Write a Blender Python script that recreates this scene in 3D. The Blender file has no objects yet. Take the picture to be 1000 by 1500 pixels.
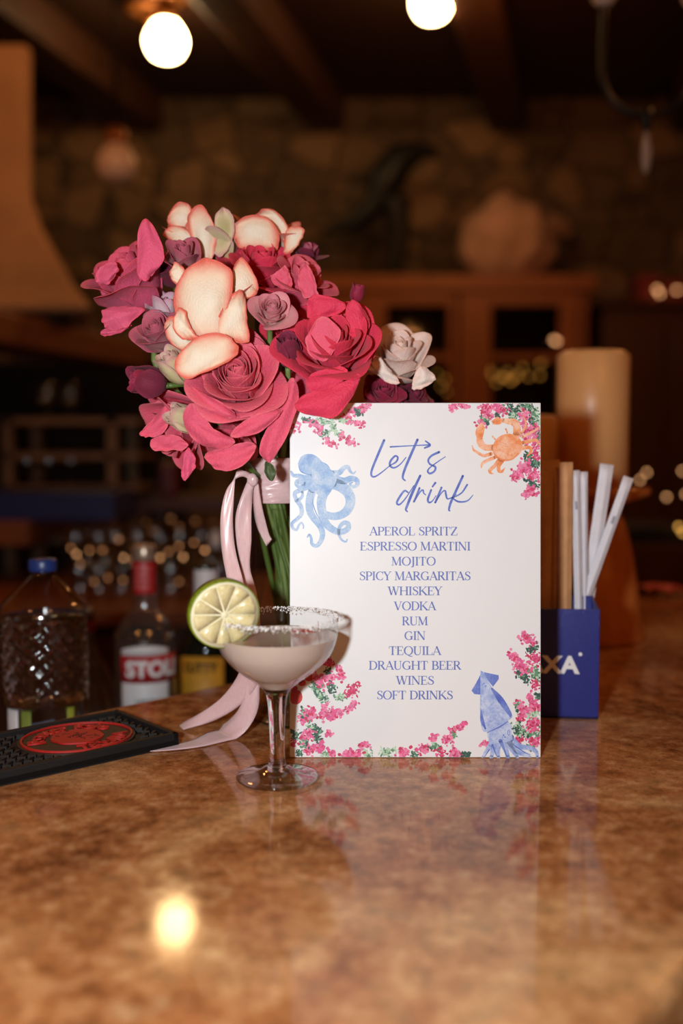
import bpy, bmesh, math, random
from mathutils import Vector, Matrix, noise

# ------------------------------------------------------------------ camera
F_PX = 1480.0
PITCH = math.atan(95 / F_PX)
SP, CP = math.sin(PITCH), math.cos(PITCH)
CT = 1.05                      # height of the bar top
CAM_Z = CT + 0.26
FOCUS = 0.845
scene = bpy.context.scene
cam_data = bpy.data.cameras.new('camera')
cam = bpy.data.objects.new('camera', cam_data)
scene.collection.objects.link(cam)
cam.location = (0, 0, CAM_Z)
cam.rotation_euler = (math.pi / 2 - PITCH, 0, 0)
cam_data.sensor_fit = 'VERTICAL'
cam_data.sensor_height = 36
cam_data.lens = 36 * F_PX / 1500
cam_data.clip_start = 0.02
cam_data.dof.use_dof = True
cam_data.dof.focus_distance = FOCUS
cam_data.dof.aperture_fstop = 2.3
scene.camera = cam

# ------------------------------------------------------------------ light
vs = scene.view_settings
vs.view_transform = 'Standard'
vs.look = 'None'
vs.gamma = 1
vs.exposure = 0.0
vs.use_curve_mapping = False
w = bpy.data.worlds.new('room_air')
scene.world = w
w.use_nodes = True
w.node_tree.nodes['Background'].inputs[0].default_value = (1, .45, .18, 1)
w.node_tree.nodes['Background'].inputs[1].default_value = 0.012
cy = scene.cycles
cy.use_denoising = True
cy.caustics_reflective = False
cy.caustics_refractive = False
cy.max_bounces = 14
cy.transparent_max_bounces = 24
cy.transmission_bounces = 12
cy.sample_clamp_indirect = 4.0

def lamp(name, kind, loc, power, col, size=.05, aim=None):
    d = bpy.data.lights.new(name, kind)
    d.energy = power
    d.color = col
    if kind == 'AREA':
        d.shape = 'DISK'; d.size = size
    else:
        d.shadow_soft_size = size
    o = bpy.data.objects.new(name, d)
    scene.collection.objects.link(o)
    o.location = loc
    if aim:
        o.rotation_euler = (Vector(aim) - Vector(loc)).to_track_quat('-Z', 'Y').to_euler()
    return o
WARM = (1, .38, .105)
# the photographer's flash, beside the lens
lamp('camera_flash', 'AREA', (-.135, -.01, CAM_Z + .02), 6.5, (.94, .98, 1), .045, (-.02, .85, CAM_Z - .04))
# tungsten lamps of the room over the bar and behind the camera (the two lamps in view shine from their own bulbs)
lamp('bar_lamp_light', 'POINT', (.9, -.6, CT + 1.7), 24, WARM, .10)
lamp('bar_lamp_light', 'POINT', (-1.2, -1.0, CT + 1.8), 16, WARM, .10)
lamp('bar_lamp_light', 'POINT', (1.6, 2.6, CT + 1.9), 24, WARM, .10)
lamp('bar_lamp_light', 'POINT', (-1.0, 2.3, CT + 1.75), 16, WARM, .10)

lamp('cupboard_fill_light', 'POINT', (.75, 4.7, CAM_Z + 1.7), 16, WARM, .10)  # added fill that brightens the cupboard; no lamp hangs here

# ------------------------------------------------------------------ helpers
def ray(px, py):
    u = (px - 500) / F_PX
    v = -(py - 750) / F_PX
    return Vector((u, CP + v * SP, -SP + v * CP))
def W(px, py, y):
    """world point seen at a pixel of the photograph, at forward distance y"""
    r = ray(px, py)
    return Vector((r.x / r.y * y, y, CAM_Z + r.z / r.y * y))
def G(px, py, z=CT):
    r = ray(px, py)
    t = (z - CAM_Z) / r.z
    return Vector((r.x * t, r.y * t, z))
def pxm(y):
    return F_PX / y

COL = scene.collection
def link(o, parent=None):
    COL.objects.link(o)
    if parent is not None:
        o.parent = parent
    return o
def obj(name, bm, mat, parent=None, smooth=True, loc=None, recalc=True):
    b = bm
    me = bpy.data.meshes.new(name)
    if recalc: bmesh.ops.recalc_face_normals(b, faces=b.faces)
    b.to_mesh(me); b.free()
    if smooth:
        for p in me.polygons: p.use_smooth = True
    if mat is not None:
        for m in (mat if isinstance(mat, (list, tuple)) else [mat]): me.materials.append(m)
    o = bpy.data.objects.new(name, me)
    if loc is not None: o.location = loc
    return link(o, parent)
def tag(o, label=None, cat=None, group=None, kind=None):
    if label: o['label'] = label
    if cat: o['category'] = cat
    if group: o['group'] = group
    if kind: o['kind'] = kind
    return o
def thing(name, label, cat, loc=(0, 0, 0), rz=0, group=None):
    o = bpy.data.objects.new(name, None)
    o.empty_display_size = .02
    COL.objects.link(o)
    o.location = loc; o.rotation_euler = (0, 0, rz)
    return tag(o, label, cat, group)
def copy_tree(o, parent=None):
    c = o.copy(); COL.objects.link(c)
    if parent is not None: c.parent = parent
    for ch in [x for x in o.children]: copy_tree(ch, c)
    return c
def bevel(o, wd, seg=2):
    m = o.modifiers.new('bevel', 'BEVEL'); m.width = wd; m.segments = seg; m.limit_method = 'ANGLE'
    return o
def solid(o, t, sub=0):
    m = o.modifiers.new('thickness', 'SOLIDIFY'); m.thickness = t; m.offset = 0
    if sub:
        s = o.modifiers.new('smooth', 'SUBSURF'); s.levels = sub; s.render_levels = sub
    return o
def add_box(b, c, s, rot=None):
    m = Matrix.Translation(Vector(c))
    if rot is not None: m = m @ rot.to_4x4()
    m = m @ Matrix.Diagonal((s[0], s[1], s[2], 1))
    bmesh.ops.create_cube(b, size=1, matrix=m)
def add_prism(b, pts, z0, z1):
    """closed plan outline raised from z0 to z1"""
    lo = [b.verts.new((p[0], p[1], z0)) for p in pts]
    hi = [b.verts.new((p[0], p[1], z1)) for p in pts]
    n = len(pts)
    b.faces.new(lo[::-1]); b.faces.new(hi)
    for i in range(n):
        b.faces.new((lo[i], lo[(i + 1) % n], hi[(i + 1) % n], hi[i]))
def add_lathe(b, prof, seg=48, mod=None, c=(0, 0, 0)):
    """prof: list of (r, z); r==0 closes with a pole. mod(r,z,a)->r"""
    rings = []
    for r, z in prof:
        if r < 1e-6:
            rings.append([b.verts.new((c[0], c[1], c[2] + z))])
        else:
            ring = []
            for k in range(seg):
                a = 2 * math.pi * k / seg
                rr = mod(r, z, a) if mod else r
                ring.append(b.verts.new((c[0] + rr * math.cos(a), c[1] + rr * math.sin(a), c[2] + z)))
            rings.append(ring)
    for A, B in zip(rings, rings[1:]):
        if len(A) == 1 and len(B) == 1: continue
        for k in range(seg):
            k2 = (k + 1) % seg
            if len(A) == 1: b.faces.new((A[0], B[k], B[k2]))
            elif len(B) == 1: b.faces.new((A[k], A[k2], B[0]))
            else: b.faces.new((A[k], A[k2], B[k2], B[k]))
def lathe(prof, seg=48, mod=None, c=(0, 0, 0)):
    b = bmesh.new(); add_lathe(b, prof, seg, mod, c); return b
def catmull(pts, n=8):
    pts = [tuple(p) for p in pts]
    if len(pts) < 3:
        a, c = pts[0], pts[-1]
        return [tuple(a[k] + (c[k] - a[k]) * i / n for k in range(len(a))) for i in range(n + 1)]
    P = [tuple(2 * a - b_ for a, b_ in zip(pts[0], pts[1]))] + pts + [tuple(2 * a - b_ for a, b_ in zip(pts[-1], pts[-2]))]
    out = []
    for i in range(1, len(P) - 2):
        p0, p1, p2, p3 = P[i - 1], P[i], P[i + 1], P[i + 2]
        for k in range(n):
            t = k / n
            out.append(tuple(.5 * (2 * b_ + (c - a) * t + (2 * a - 5 * b_ + 4 * c - d) * t * t + (-a + 3 * b_ - 3 * c + d) * t ** 3)
                             for a, b_, c, d in zip(p0, p1, p2, p3)))
    out.append(pts[-1])
    return out
def add_tube(b, path, rad, seg=8, n=6, smooth=True):
    """tube through 3-D points; rad a number or a list per control point"""
    rl = rad if isinstance(rad, (list, tuple)) else [rad] * len(path)
    q = [tuple(p) + (r,) for p, r in zip(path, rl)]
    q = catmull(q, n) if smooth and len(q) > 2 else q
    pts = [Vector(p[:3]) for p in q]
    rings = []
    up = Vector((0, 0, 1))
    for i, p in enumerate(pts):
        t = (pts[min(i + 1, len(pts) - 1)] - pts[max(i - 1, 0)]).normalized()
        if abs(t.dot(up)) > .98: up = Vector((0, 1, 0)) if abs(t.y) < .9 else Vector((1, 0, 0))
        s = t.cross(up).normalized(); v = s.cross(t).normalized(); up = v
        r = max(q[i][3], 1e-5)
        rings.append([b.verts.new(p + r * (math.cos(2 * math.pi * k / seg) * s + math.sin(2 * math.pi * k / seg) * v)) for k in range(seg)])
    for A, B in zip(rings, rings[1:]):
        for k in range(seg):
            b.faces.new((A[k], A[(k + 1) % seg], B[(k + 1) % seg], B[k]))
    b.faces.new(rings[0][::-1]); b.faces.new(rings[-1])
def tube(path, rad, seg=8, n=6, smooth=True):
    b = bmesh.new(); add_tube(b, path, rad, seg, n, smooth); return b

# ------------------------------------------------------------------ materials
def s2l(c):
    c = c / 255
    return c / 12.92 if c <= .04045 else ((c + .055) / 1.055) ** 2.4
def rgb(r, g, b_): return (s2l(r), s2l(g), s2l(b_), 1)
class Mat:
    def __init__(self, name):
        self.m = bpy.data.materials.new(name); self.m.use_nodes = True
        self.t = self.m.node_tree; self.n = self.t.nodes; self.l = self.t.links
        self.p = self.n['Principled BSDF']; self.out = self.n['Material Output']
    def node(self, kind, **kw):
        x = self.n.new(kind)
        for k, v in kw.items():
            if k in x.inputs: x.inputs[k].default_value = v
            else: setattr(x, k, v)
        return x
    def set(self, **kw):
        for k, v in kw.items():
            self.p.inputs[k.replace('_', ' ')].default_value = v
        return self
    def link(self, a, b_): self.l.new(a, b_); return self
    def coords(self, which='Object', scale=(1, 1, 1), rot=(0, 0, 0)):
        tc = self.node('ShaderNodeTexCoord'); mp = self.node('ShaderNodeMapping')
        mp.inputs['Scale'].default_value = scale; mp.inputs['Rotation'].default_value = rot
        self.link(tc.outputs[which], mp.inputs['Vector']); return mp.outputs[0]
    def noise(self, vec, scale, detail=4, rough=.55, dist=0):
        x = self.node('ShaderNodeTexNoise'); x.inputs['Scale'].default_value = scale
        x.inputs['Detail'].default_value = detail; x.inputs['Roughness'].default_value = rough
        x.inputs['Distortion'].default_value = dist
        if vec is not None: self.link(vec, x.inputs['Vector'])
        return x.outputs['Fac']
    def ramp(self, fac, stops):
        x = self.node('ShaderNodeValToRGB'); e = x.color_ramp.elements
        while len(e) < len(stops): e.new(.5)
        for k, (pos, c) in enumerate(stops):
            e[k].position = pos; e[k].color = c if len(c) == 4 else (*c, 1)
        self.link(fac, x.inputs[0]); return x.outputs[0]
    def mix(self, fac, a, b_, mode='MIX'):
        x = self.node('ShaderNodeMix', data_type='RGBA', blend_type=mode)
        for sock, v in ((x.inputs[0], fac), (x.inputs[6], a), (x.inputs[7], b_)):
            if hasattr(v, 'links'): self.link(v, sock)
            else: sock.default_value = v
        return x.outputs[2]
    def bump(self, h, strength=.3, dist=.002):
        x = self.node('ShaderNodeBump'); x.inputs['Strength'].default_value = strength; x.inputs['Distance'].default_value = dist
        self.link(h, x.inputs['Height']); self.link(x.outputs[0], self.p.inputs['Normal']); return self
    def color(self, sock): self.link(sock, self.p.inputs['Base Color']); return self
def plain(name, col, rough=.5, metal=0, spec=.5, var=.12, scale=30, bump=0, **kw):
    """a colour with a little procedural unevenness"""
    M = Mat(name)
    v = M.coords(); f = M.noise(v, scale)
    a = tuple(c * (1 - var) for c in col[:3]) + (1,); b_ = tuple(min(1, c * (1 + var)) for c in col[:3]) + (1,)
    M.color(M.ramp(f, [(.3, a), (.7, b_)]))
    M.set(Roughness=rough, Metallic=metal)
    M.p.inputs['Specular IOR Level'].default_value = spec
    if bump: M.bump(f, bump)
    for k, x in kw.items(): M.p.inputs[k.replace('_', ' ')].default_value = x
    return M.m
def glow(name, col, strength):
    M = Mat(name); M.set(Base_Color=col, Emission_Color=col, Emission_Strength=strength); return M.m
def thin_glass(name, tint=(1, 1, 1, 1), rough=.02, ior=1.45, haze=0, haze_col=(.8, .8, .8, 1), gain=1.0):
    """thin-walled glass or clear plastic: see-through with a fresnel sheen"""
    M = Mat(name); M.n.remove(M.p)
    tr = M.node('ShaderNodeBsdfTransparent'); tr.inputs[0].default_value = tint
    gl = M.node('ShaderNodeBsdfGlossy'); gl.inputs['Roughness'].default_value = rough
    lw = M.node('ShaderNodeLayerWeight'); lw.inputs['Blend'].default_value = .5
    pw = M.node('ShaderNodeMath', operation='POWER'); pw.inputs[1].default_value = 4.0; M.link(lw.outputs['Facing'], pw.inputs[0])
    nm = M.node('ShaderNodeMath', operation='MULTIPLY_ADD'); nm.inputs[1].default_value = .75 * gain; nm.inputs[2].default_value = .05 * gain
    M.link(pw.outputs[0], nm.inputs[0])
    mx = M.node('ShaderNodeMixShader')
    M.link(nm.outputs[0], mx.inputs[0]); M.link(tr.outputs[0], mx.inputs[1]); M.link(gl.outputs[0], mx.inputs[2])
    res = mx
    if haze:
        df = M.node('ShaderNodeBsdfTranslucent'); df.inputs[0].default_value = haze_col
        d2 = M.node('ShaderNodeBsdfDiffuse'); d2.inputs[0].default_value = haze_col
        ad = M.node('ShaderNodeMixShader'); M.link(df.outputs[0], ad.inputs[1]); M.link(d2.outputs[0], ad.inputs[2])
        m2 = M.node('ShaderNodeMixShader'); m2.inputs[0].default_value = haze
        M.link(mx.outputs[0], m2.inputs[1]); M.link(ad.outputs[0], m2.inputs[2]); res = m2
    M.link(res.outputs[0], M.out.inputs[0])
    return M.m
def solid_glass(name, col=(1, 1, 1, 1), ior=1.45, rough=0.0):
    M = Mat(name); M.set(Base_Color=col, Roughness=rough, IOR=ior)
    M.p.inputs['Transmission Weight'].default_value = 1
    return M.m
# ------------------------------------------------------------------ room materials
def wood(name, c1, c2, rough=.45, scale=(1, 1, 1), spec=.4):
    M = Mat(name); v = M.coords(scale=scale)
    f = M.noise(v, 6, 6, .6, 1.2); g = M.noise(v, 40, 3)
    c = M.ramp(f, [(.3, c1), (.7, c2)])
    M.color(M.mix(.25, c, M.ramp(g, [(.35, c1), (.65, c2)])))
    M.set(Roughness=rough); M.p.inputs['Specular IOR Level'].default_value = spec
    M.bump(g, .15, .001); return M.m
m_ceil = wood('dark_ceiling_boards', rgb(40, 20, 10), rgb(58, 30, 15), .6, (6, .6, 1))
m_beam = wood('dark_beam_wood', rgb(50, 26, 13), rgb(74, 40, 20), .6, (4, .5, 4))
def stone_mat():
    M = Mat('rubble_stone_wall'); v = M.coords(scale=(1, 1, 1.5))
    nz = M.node('ShaderNodeTexNoise'); nz.inputs['Scale'].default_value = 2.2; M.link(v, nz.inputs['Vector'])
    ad = M.node('ShaderNodeMix', data_type='RGBA', blend_type='LINEAR_LIGHT'); ad.inputs[0].default_value = .10
    M.link(v, ad.inputs[6]); M.link(nz.outputs['Color'], ad.inputs[7])
    vo = M.node('ShaderNodeTexVoronoi'); vo.inputs['Scale'].default_value = 3.0; vo.inputs['Randomness'].default_value = .75
    M.link(ad.outputs[2], vo.inputs['Vector'])
    ve = M.node('ShaderNodeTexVoronoi', feature='DISTANCE_TO_EDGE'); ve.inputs['Scale'].default_value = 3.0; ve.inputs['Randomness'].default_value = .75
    M.link(ad.outputs[2], ve.inputs['Vector'])
    sep = M.node('ShaderNodeSeparateColor'); M.link(vo.outputs['Color'], sep.inputs[0])
    c = M.ramp(sep.outputs[0], [(.1, rgb(60, 44, 32)), (.5, rgb(92, 68, 48)), (.9, rgb(134, 102, 72))])
    e = M.ramp(ve.outputs['Distance'], [(.0, (0, 0, 0, 1)), (.06, (1, 1, 1, 1))])
    fine = M.noise(v, 14, 5)
    c = M.mix(.35, c, M.ramp(fine, [(.3, rgb(60, 44, 30)), (.7, rgb(150, 116, 82))]))
    M.color(M.mix(e, rgb(52, 38, 28), c)); M.set(Roughness=.9)
    M.bump(e, .6, .03); return M.m
m_stone = stone_mat()
m_plaster = plain('warm_plaster', rgb(176, 138, 98), .9, var=.15, scale=5, bump=.1)
m_floor = plain('dark_tile_floor', rgb(70, 50, 36), .5, var=.25, scale=8)
def setting(name, b, m): return tag(obj(name, b, m, smooth=False), kind='structure')
RX0, RX1, RY0, RY1 = -3.4, 4.6, -3.0, 7.2
ZC = CAM_Z + 2.42
def slab(name, c, s, m):
    b = bmesh.new(); add_box(b, c, s); return setting(name, b, m)
slab('floor', ((RX0 + RX1) / 2, (RY0 + RY1) / 2, -.05), (RX1 - RX0, RY1 - RY0, .1), m_floor)
slab('ceiling', ((RX0 + RX1) / 2, (RY0 + RY1) / 2, ZC + .05), (RX1 - RX0, RY1 - RY0, .1), m_ceil)
slab('wall_back', ((RX0 + RX1) / 2, RY1 + .1, ZC / 2), (RX1 - RX0, .2, ZC), m_stone)
slab('wall_left', (RX0 - .1, (RY0 + RY1) / 2, ZC / 2), (.2, RY1 - RY0, ZC), m_plaster)
slab('wall_right', (RX1 + .1, (RY0 + RY1) / 2, ZC / 2), (.2, RY1 - RY0, ZC), m_stone)
slab('wall_front', ((RX0 + RX1) / 2, RY0 - .1, ZC / 2), (RX1 - RX0, .2, ZC), m_plaster)
# ceiling beams, running away from the camera slightly to the right
def beam(n, px, py, wd=.26, ht=.24):
    end = W(px, py, 7.15)
    d = Vector((.25, 1, 0)).normalized()
    L = 7.2 / d.y
    c = Vector((end.x, 7.15, ZC - ht / 2)) - d * (L / 2)
    b = bmesh.new()
    add_box(b, c, (wd, L, ht), Matrix.Rotation(-math.atan2(d.x, d.y), 3, 'Z'))
    return tag(bevel(obj('trim_%d' % n, b, m_beam, smooth=False), .02), kind='structure')
for n, px in enumerate((-30, 215, 480, 745, 1010), 1): beam(n, px, 175)

# ------------------------------------------------------------------ bar
def granite():
    M = Mat('polished_brown_granite'); v = M.coords()
    big = M.noise(v, 6.0, 6, .62, .8); mid = M.noise(v, 62, 6, .74); fine = M.noise(v, 260, 4, .7)
    c = M.ramp(big, [(.32, rgb(104, 56, 28)), (.47, rgb(178, 116, 66)), (.64, rgb(228, 182, 124))])
    c2 = M.ramp(mid, [(.36, rgb(70, 34, 16)), (.52, rgb(180, 116, 68)), (.68, rgb(236, 196, 144))])
    c = M.mix(.5, c, c2)
    c = M.mix(M.ramp(fine, [(.28, (.75, .75, .75, 1)), (.45, (0, 0, 0, 1))]), c, rgb(48, 26, 15))
    c = M.mix(M.ramp(fine, [(.60, (0, 0, 0, 1)), (.74, (.6, .6, .6, 1))]), c, rgb(206, 176, 134))
    M.color(c)
    M.link(M.ramp(mid, [(.2, (.05, .05, .05, 1)), (.8, (.12, .12, .12, 1))]), M.p.inputs['Roughness'])
    M.p.inputs['Specular IOR Level'].default_value = .27
    return M.m
m_granite = granite()
D1 = Vector((1, 1, 0)).normalized(); N1 = Vector((-1, 1, 0)).normalized()
R45 = Matrix.Rotation(math.radians(45), 3, 'Z')
off0, off1 = .222, .873           # near and far edge of the bar along N1
bar = thing('bar_counter', 'long bar with a polished brown granite top running across the foreground', 'bar counter', (D1 * .9 + N1 * .55).to_tuple())
def barbox(b, d0, d1, n0, n1, z0, z1):
    c = D1 * ((d0 + d1) / 2) + N1 * ((n0 + n1) / 2) - Vector(bar.location)
    add_box(b, (c.x, c.y, (z0 + z1) / 2), (d1 - d0, n1 - n0, z1 - z0), R45)
b = bmesh.new(); barbox(b, -1.6, 3.6, off0, off1, CT - .04, CT); bevel(obj('countertop', b, m_granite, bar, smooth=False), .012, 4)
m_panel = wood('dark_bar_panel', rgb(58, 32, 18), rgb(84, 48, 26), .5, (6, 6, .6))
b = bmesh.new(); barbox(b, -1.55, 3.55, off0 + .14, off0 + .18, 0, CT - .04); obj('front_panel', b, m_panel, bar, smooth=False)
b = bmesh.new(); barbox(b, -1.55, 3.55, off1 - .1, off1 - .06, 0, CT - .04); obj('back_panel', b, m_panel, bar, smooth=False)
# lower steel work shelf on the barman's side, where the bottles stand
ZS = CT - .185
m_steel = plain('brushed_steel', rgb(70, 66, 62), .35, .9, var=.1, scale=60)
shelf = thing('work_shelf', 'low steel work shelf behind the bar carrying the bottles', 'shelf', (D1 * .5 + N1 * 1.1).to_tuple())
def shbox(b, d0, d1, n0, n1, z0, z1):
    c = D1 * ((d0 + d1) / 2) + N1 * ((n0 + n1) / 2) - Vector(shelf.location)
    add_box(b, (c.x, c.y, (z0 + z1) / 2), (d1 - d0, n1 - n0, z1 - z0), R45)
b = bmesh.new(); shbox(b, -.3, 1.5, off1 + .005, off1 + .36, ZS - .03, ZS); obj('shelf_top', b, m_steel, shelf, smooth=False)
for d in (-.27, 1.47):
    for nn in (off1 + .03, off1 + .33):
        b = bmesh.new(); shbox(b, d - .015, d + .015, nn - .015, nn + .015, 0, ZS - .03); obj('leg', b, m_steel, shelf, smooth=False)
# ------------------------------------------------------------------ menu board
BD = .847
BS = F_PX / BD                     # photo pixels per metre on the board
bp = (CP, SP)
v_ = -(1109.5 - 750) / F_PX
base_pt = Vector((0, CP + v_ * SP, -SP + v_ * CP)) * BD
board = thing('menu_board', 'white rectangular drinks menu board printed with sea creatures and pink blossom', 'menu board',
              ((608 - 500) / F_PX * BD, base_pt.y, CT + .0004))
board.rotation_euler = (-PITCH, 0, 0)
def bx(px): return (px - 608) / BS
def bz(py): return (1109.5 - py) / BS
m_board = plain('white_foam_board', (.80, .82, .83, 1), .38, var=.004, scale=40, spec=.35)
bw, bh, bt = 367.5 / BS, 519.5 / BS, .004
b = bmesh.new(); add_box(b, (0, bt / 2, bh / 2), (bw, bt, bh)); bevel(obj('panel', b, m_board, board, smooth=False), .0004, 1)
m_kraft_b = plain('grey_card', rgb(150, 140, 128), .8)
b = bmesh.new()
add_box(b, (0, .031, .10), (.06, .0025, .2), Matrix.Rotation(math.radians(13), 3, 'X'))
obj('easel_back', b, m_kraft_b, board, smooth=False)

def stroke2(b, pts, wd, n=6, lay=0, mi=0, smooth=True, cap=True):
    """brush stroke in photo pixels on the board; wd one width or one per point (pixels)"""
    wl = wd if isinstance(wd, (list, tuple)) else [wd] * len(pts)
    q = [(p[0], p[1], w_) for p, w_ in zip(pts, wl)]
    if smooth and len(q) > 2: q = catmull(q, n)
    L, R = [], []
    y = -.00012 - .00004 * lay
    for i, p in enumerate(q):
        a, c = q[max(i - 1, 0)], q[min(i + 1, len(q) - 1)]
        dx, dy = c[0] - a[0], c[1] - a[1]; d = math.hypot(dx, dy) or 1
        nx, ny = -dy / d * max(p[2], .05) / 2, dx / d * max(p[2], .05) / 2
        L.append(b.verts.new((bx(p[0] + nx), y, bz(p[1] + ny)))); R.append(b.verts.new((bx(p[0] - nx), y, bz(p[1] - ny))))
    for i in range(len(L) - 1):
        f = b.faces.new((L[i], L[i + 1], R[i + 1], R[i])); f.material_index = mi
    if cap:
        for k in (0, -1):
            p = q[k]; r = p[2] / 2
            if r > .5:
                f = b.faces.new([b.verts.new((bx(p[0] + r * math.cos(t * math.pi / 5)), y, bz(p[1] + r * math.sin(t * math.pi / 5)))) for t in range(10)])
                f.material_index = mi
def poly2(b, pts, lay=0, mi=0, n=5, smooth=True):
    q = catmull(list(pts) + [pts[0]], n)[:-1] if smooth else pts
    f = b.faces.new([b.verts.new((bx(p[0]), -.00012 - .00004 * lay, bz(p[1]))) for p in q]); f.material_index = mi
    bmesh.ops.triangulate(b, faces=[f])
def ell(cx, cy, rx, ry, a=0, n=14):
    return [(cx + rx * math.cos(t) * math.cos(a) - ry * math.sin(t) * math.sin(a), cy + rx * math.cos(t) * math.sin(a) + ry * math.sin(t) * math.cos(a))
            for t in [2 * math.pi * k / n for k in range(n)]]
def Z(ox, oy, s): return lambda pts: [(ox + s * p[0], oy + s * p[1]) for p in pts]
def printed(name, b, mats): return obj(name, b, mats, board, smooth=False, recalc=False)
def wash(name, light, mid, dark, scale=70):
    M = Mat(name); v = M.coords(); f = M.noise(v, scale, 5, .6, .4); g = M.noise(v, scale * 9, 3)
    c = M.ramp(f, [(.28, dark), (.42, mid), (.62, light)])
    M.color(M.mix(M.ramp(g, [(.45, (0, 0, 0, 1)), (.75, (.55, .55, .55, 1))]), c, dark)); M.set(Roughness=.5)
    M.p.inputs['Specular IOR Level'].default_value = .3
    return M.m
m_ink = wash('violet_blue_ink', rgb(116, 138, 212), rgb(92, 114, 196), rgb(80, 100, 186), 150)
m_ink2 = plain('menu_blue_ink', rgb(104, 120, 190), .5, var=.08)
m_oct = wash('octopus_blue_wash', rgb(204, 224, 242), rgb(164, 198, 236), rgb(124, 164, 222))
m_octd = wash('octopus_blue_edge', rgb(150, 186, 232), rgb(126, 164, 222), rgb(104, 142, 208))
m_crab = wash('crab_orange_wash', rgb(246, 206, 178), rgb(240, 158, 104), rgb(226, 112, 52), 90)
m_crabd = wash('crab_orange_edge', rgb(240, 170, 120), rgb(232, 136, 80), rgb(216, 104, 50), 90)
m_squ = wash('squid_blue_wash', rgb(200, 214, 240), rgb(150, 174, 226), rgb(100, 124, 204), 60)
m_squd = wash('squid_blue_edge', rgb(128, 150, 216), rgb(100, 122, 204), rgb(74, 92, 184), 90)
m_pinks = [plain('blossom_pink', rgb(222, 92, 146), .5, var=.2, scale=200), plain('blossom_rose', rgb(232, 134, 172), .5, var=.15, scale=200),
           plain('blossom_red', rgb(202, 52, 94), .5, var=.2, scale=200)]
m_greens = [plain('leaf_print_dark', rgb(48, 84, 76), .5, var=.3, scale=200), plain('leaf_print_mid', rgb(96, 146, 112), .5, var=.2, scale=200),
            plain('leaf_print_pale', rgb(178, 210, 180), .5, var=.1, scale=200)]
m_redp = plain('red_print', rgb(196, 44, 36), .5, var=.2, scale=200)

# --- sprays of blossom
rnd = random.Random(5)
def spray(parts):
    b = bmesh.new()
    lim = (425, 791, 591, 1109)
    for kind, x0, y0, x1, y1, dens, spread in parts:
        L = math.hypot(x1 - x0, y1 - y0)
        for k in range(int(dens * (L + 8) / 3.0)):
            t = rnd.random(); cx = x0 + (x1 - x0) * t + rnd.gauss(0, spread); cy_ = y0 + (y1 - y0) * t + rnd.gauss(0, spread)
            r = rnd.uniform(1.5, 3.1) if kind == 'p' else rnd.uniform(1.6, 3.4)
            a = rnd.uniform(0, 3.14); e = rnd.uniform(.6, 1) if kind == 'p' else rnd.uniform(.35, .6)
            pts = [(min(max(p[0], lim[0]), lim[1]), min(max(p[1], lim[2]), lim[3])) for p in
                   [(cx + q[0] * rnd.uniform(.8, 1.2), cy_ + q[1] * rnd.uniform(.8, 1.2)) for q in ell(0, 0, r, r * e, a, 8)]]
            if kind == 'p': mi = rnd.choice((0, 0, 1, 1, 2))
            elif kind == 'r': mi = rnd.choice((0, 2, 2))
            elif kind == 'g': mi = rnd.choice((3, 4, 4, 5))
            elif kind == 'l': mi = rnd.choice((4, 5, 5))
            else: mi = rnd.choice((3, 3, 3, 4))
            poly2(b, pts, lay=rnd.uniform(0, 2), mi=mi, smooth=False)
    return printed('blossom_print', b, m_pinks + m_greens)
P_, G_, K_, L_ = 'p', 'g', 'd', 'l'
spray([(P_, 444, 614, 474, 627, 4, 2.5), (P_, 463, 632, 472, 634, 3, 2), (P_, 474, 645, 492, 653, 4, 2.6), (P_, 498, 638, 518, 650, 5, 3),
       (P_, 504, 612, 519, 601, 5, 3), (P_, 527, 600, 542, 595, 5, 3), (P_, 511, 619, 532, 621, 4, 2.2), (P_, 428, 626, 440, 624, 3, 3),
       (L_, 466, 617, 487, 618, 5, 2.5), (L_, 485, 622, 497, 637, 5, 2.5), (L_, 495, 615, 512, 617, 4, 2), (K_, 520, 599, 528, 609, 4, 2),
       (G_, 471, 638, 482, 632, 4, 2), (K_, 443, 613, 460, 617, 3, 1.5)])
spray([(P_, 659, 595, 684, 594, 5, 2.6), (P_, 660, 599, 664, 600, 3, 1.5)])
spray([(P_, 710, 596, 716, 611, 9, 4), ('r', 706, 600, 718, 596, 4, 3), (P_, 722, 593, 739, 604, 8, 4), (G_, 703, 611, 716, 616, 4, 2),
       (K_, 742, 596, 757, 604, 8, 4), (L_, 742, 604, 756, 610, 4, 3), (K_, 729, 607, 729, 609, 4, 2), (G_, 760, 593, 781, 597, 5, 3),
       (P_, 761, 600, 774, 614, 8, 4), (K_, 776, 596, 782, 625, 6, 2.5), (L_, 781, 600, 788, 622, 5, 3), (P_, 764, 622, 772, 648, 6, 4),
       (P_, 781, 622, 790, 654, 8, 4), ('r', 784, 660, 786, 672, 6, 3), (G_, 786, 628, 790, 645, 5, 2), (K_, 771, 664, 776, 678, 6, 3),
       (K_, 778, 676, 790, 684, 6, 3), (P_, 750, 701, 760, 692, 6, 2.8), (P_, 758, 694, 774, 679, 9, 4), (P_, 774, 689, 787, 700, 8, 4),
       (K_, 773, 705, 787, 711, 6, 2.6), (P_, 769, 724, 784, 720, 8, 3), (P_, 774, 714, 779, 717, 4, 2), (P_, 701, 617, 707, 623, 5, 2.5), (K_, 711, 617, 714, 620, 3, 1.2)])
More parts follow.
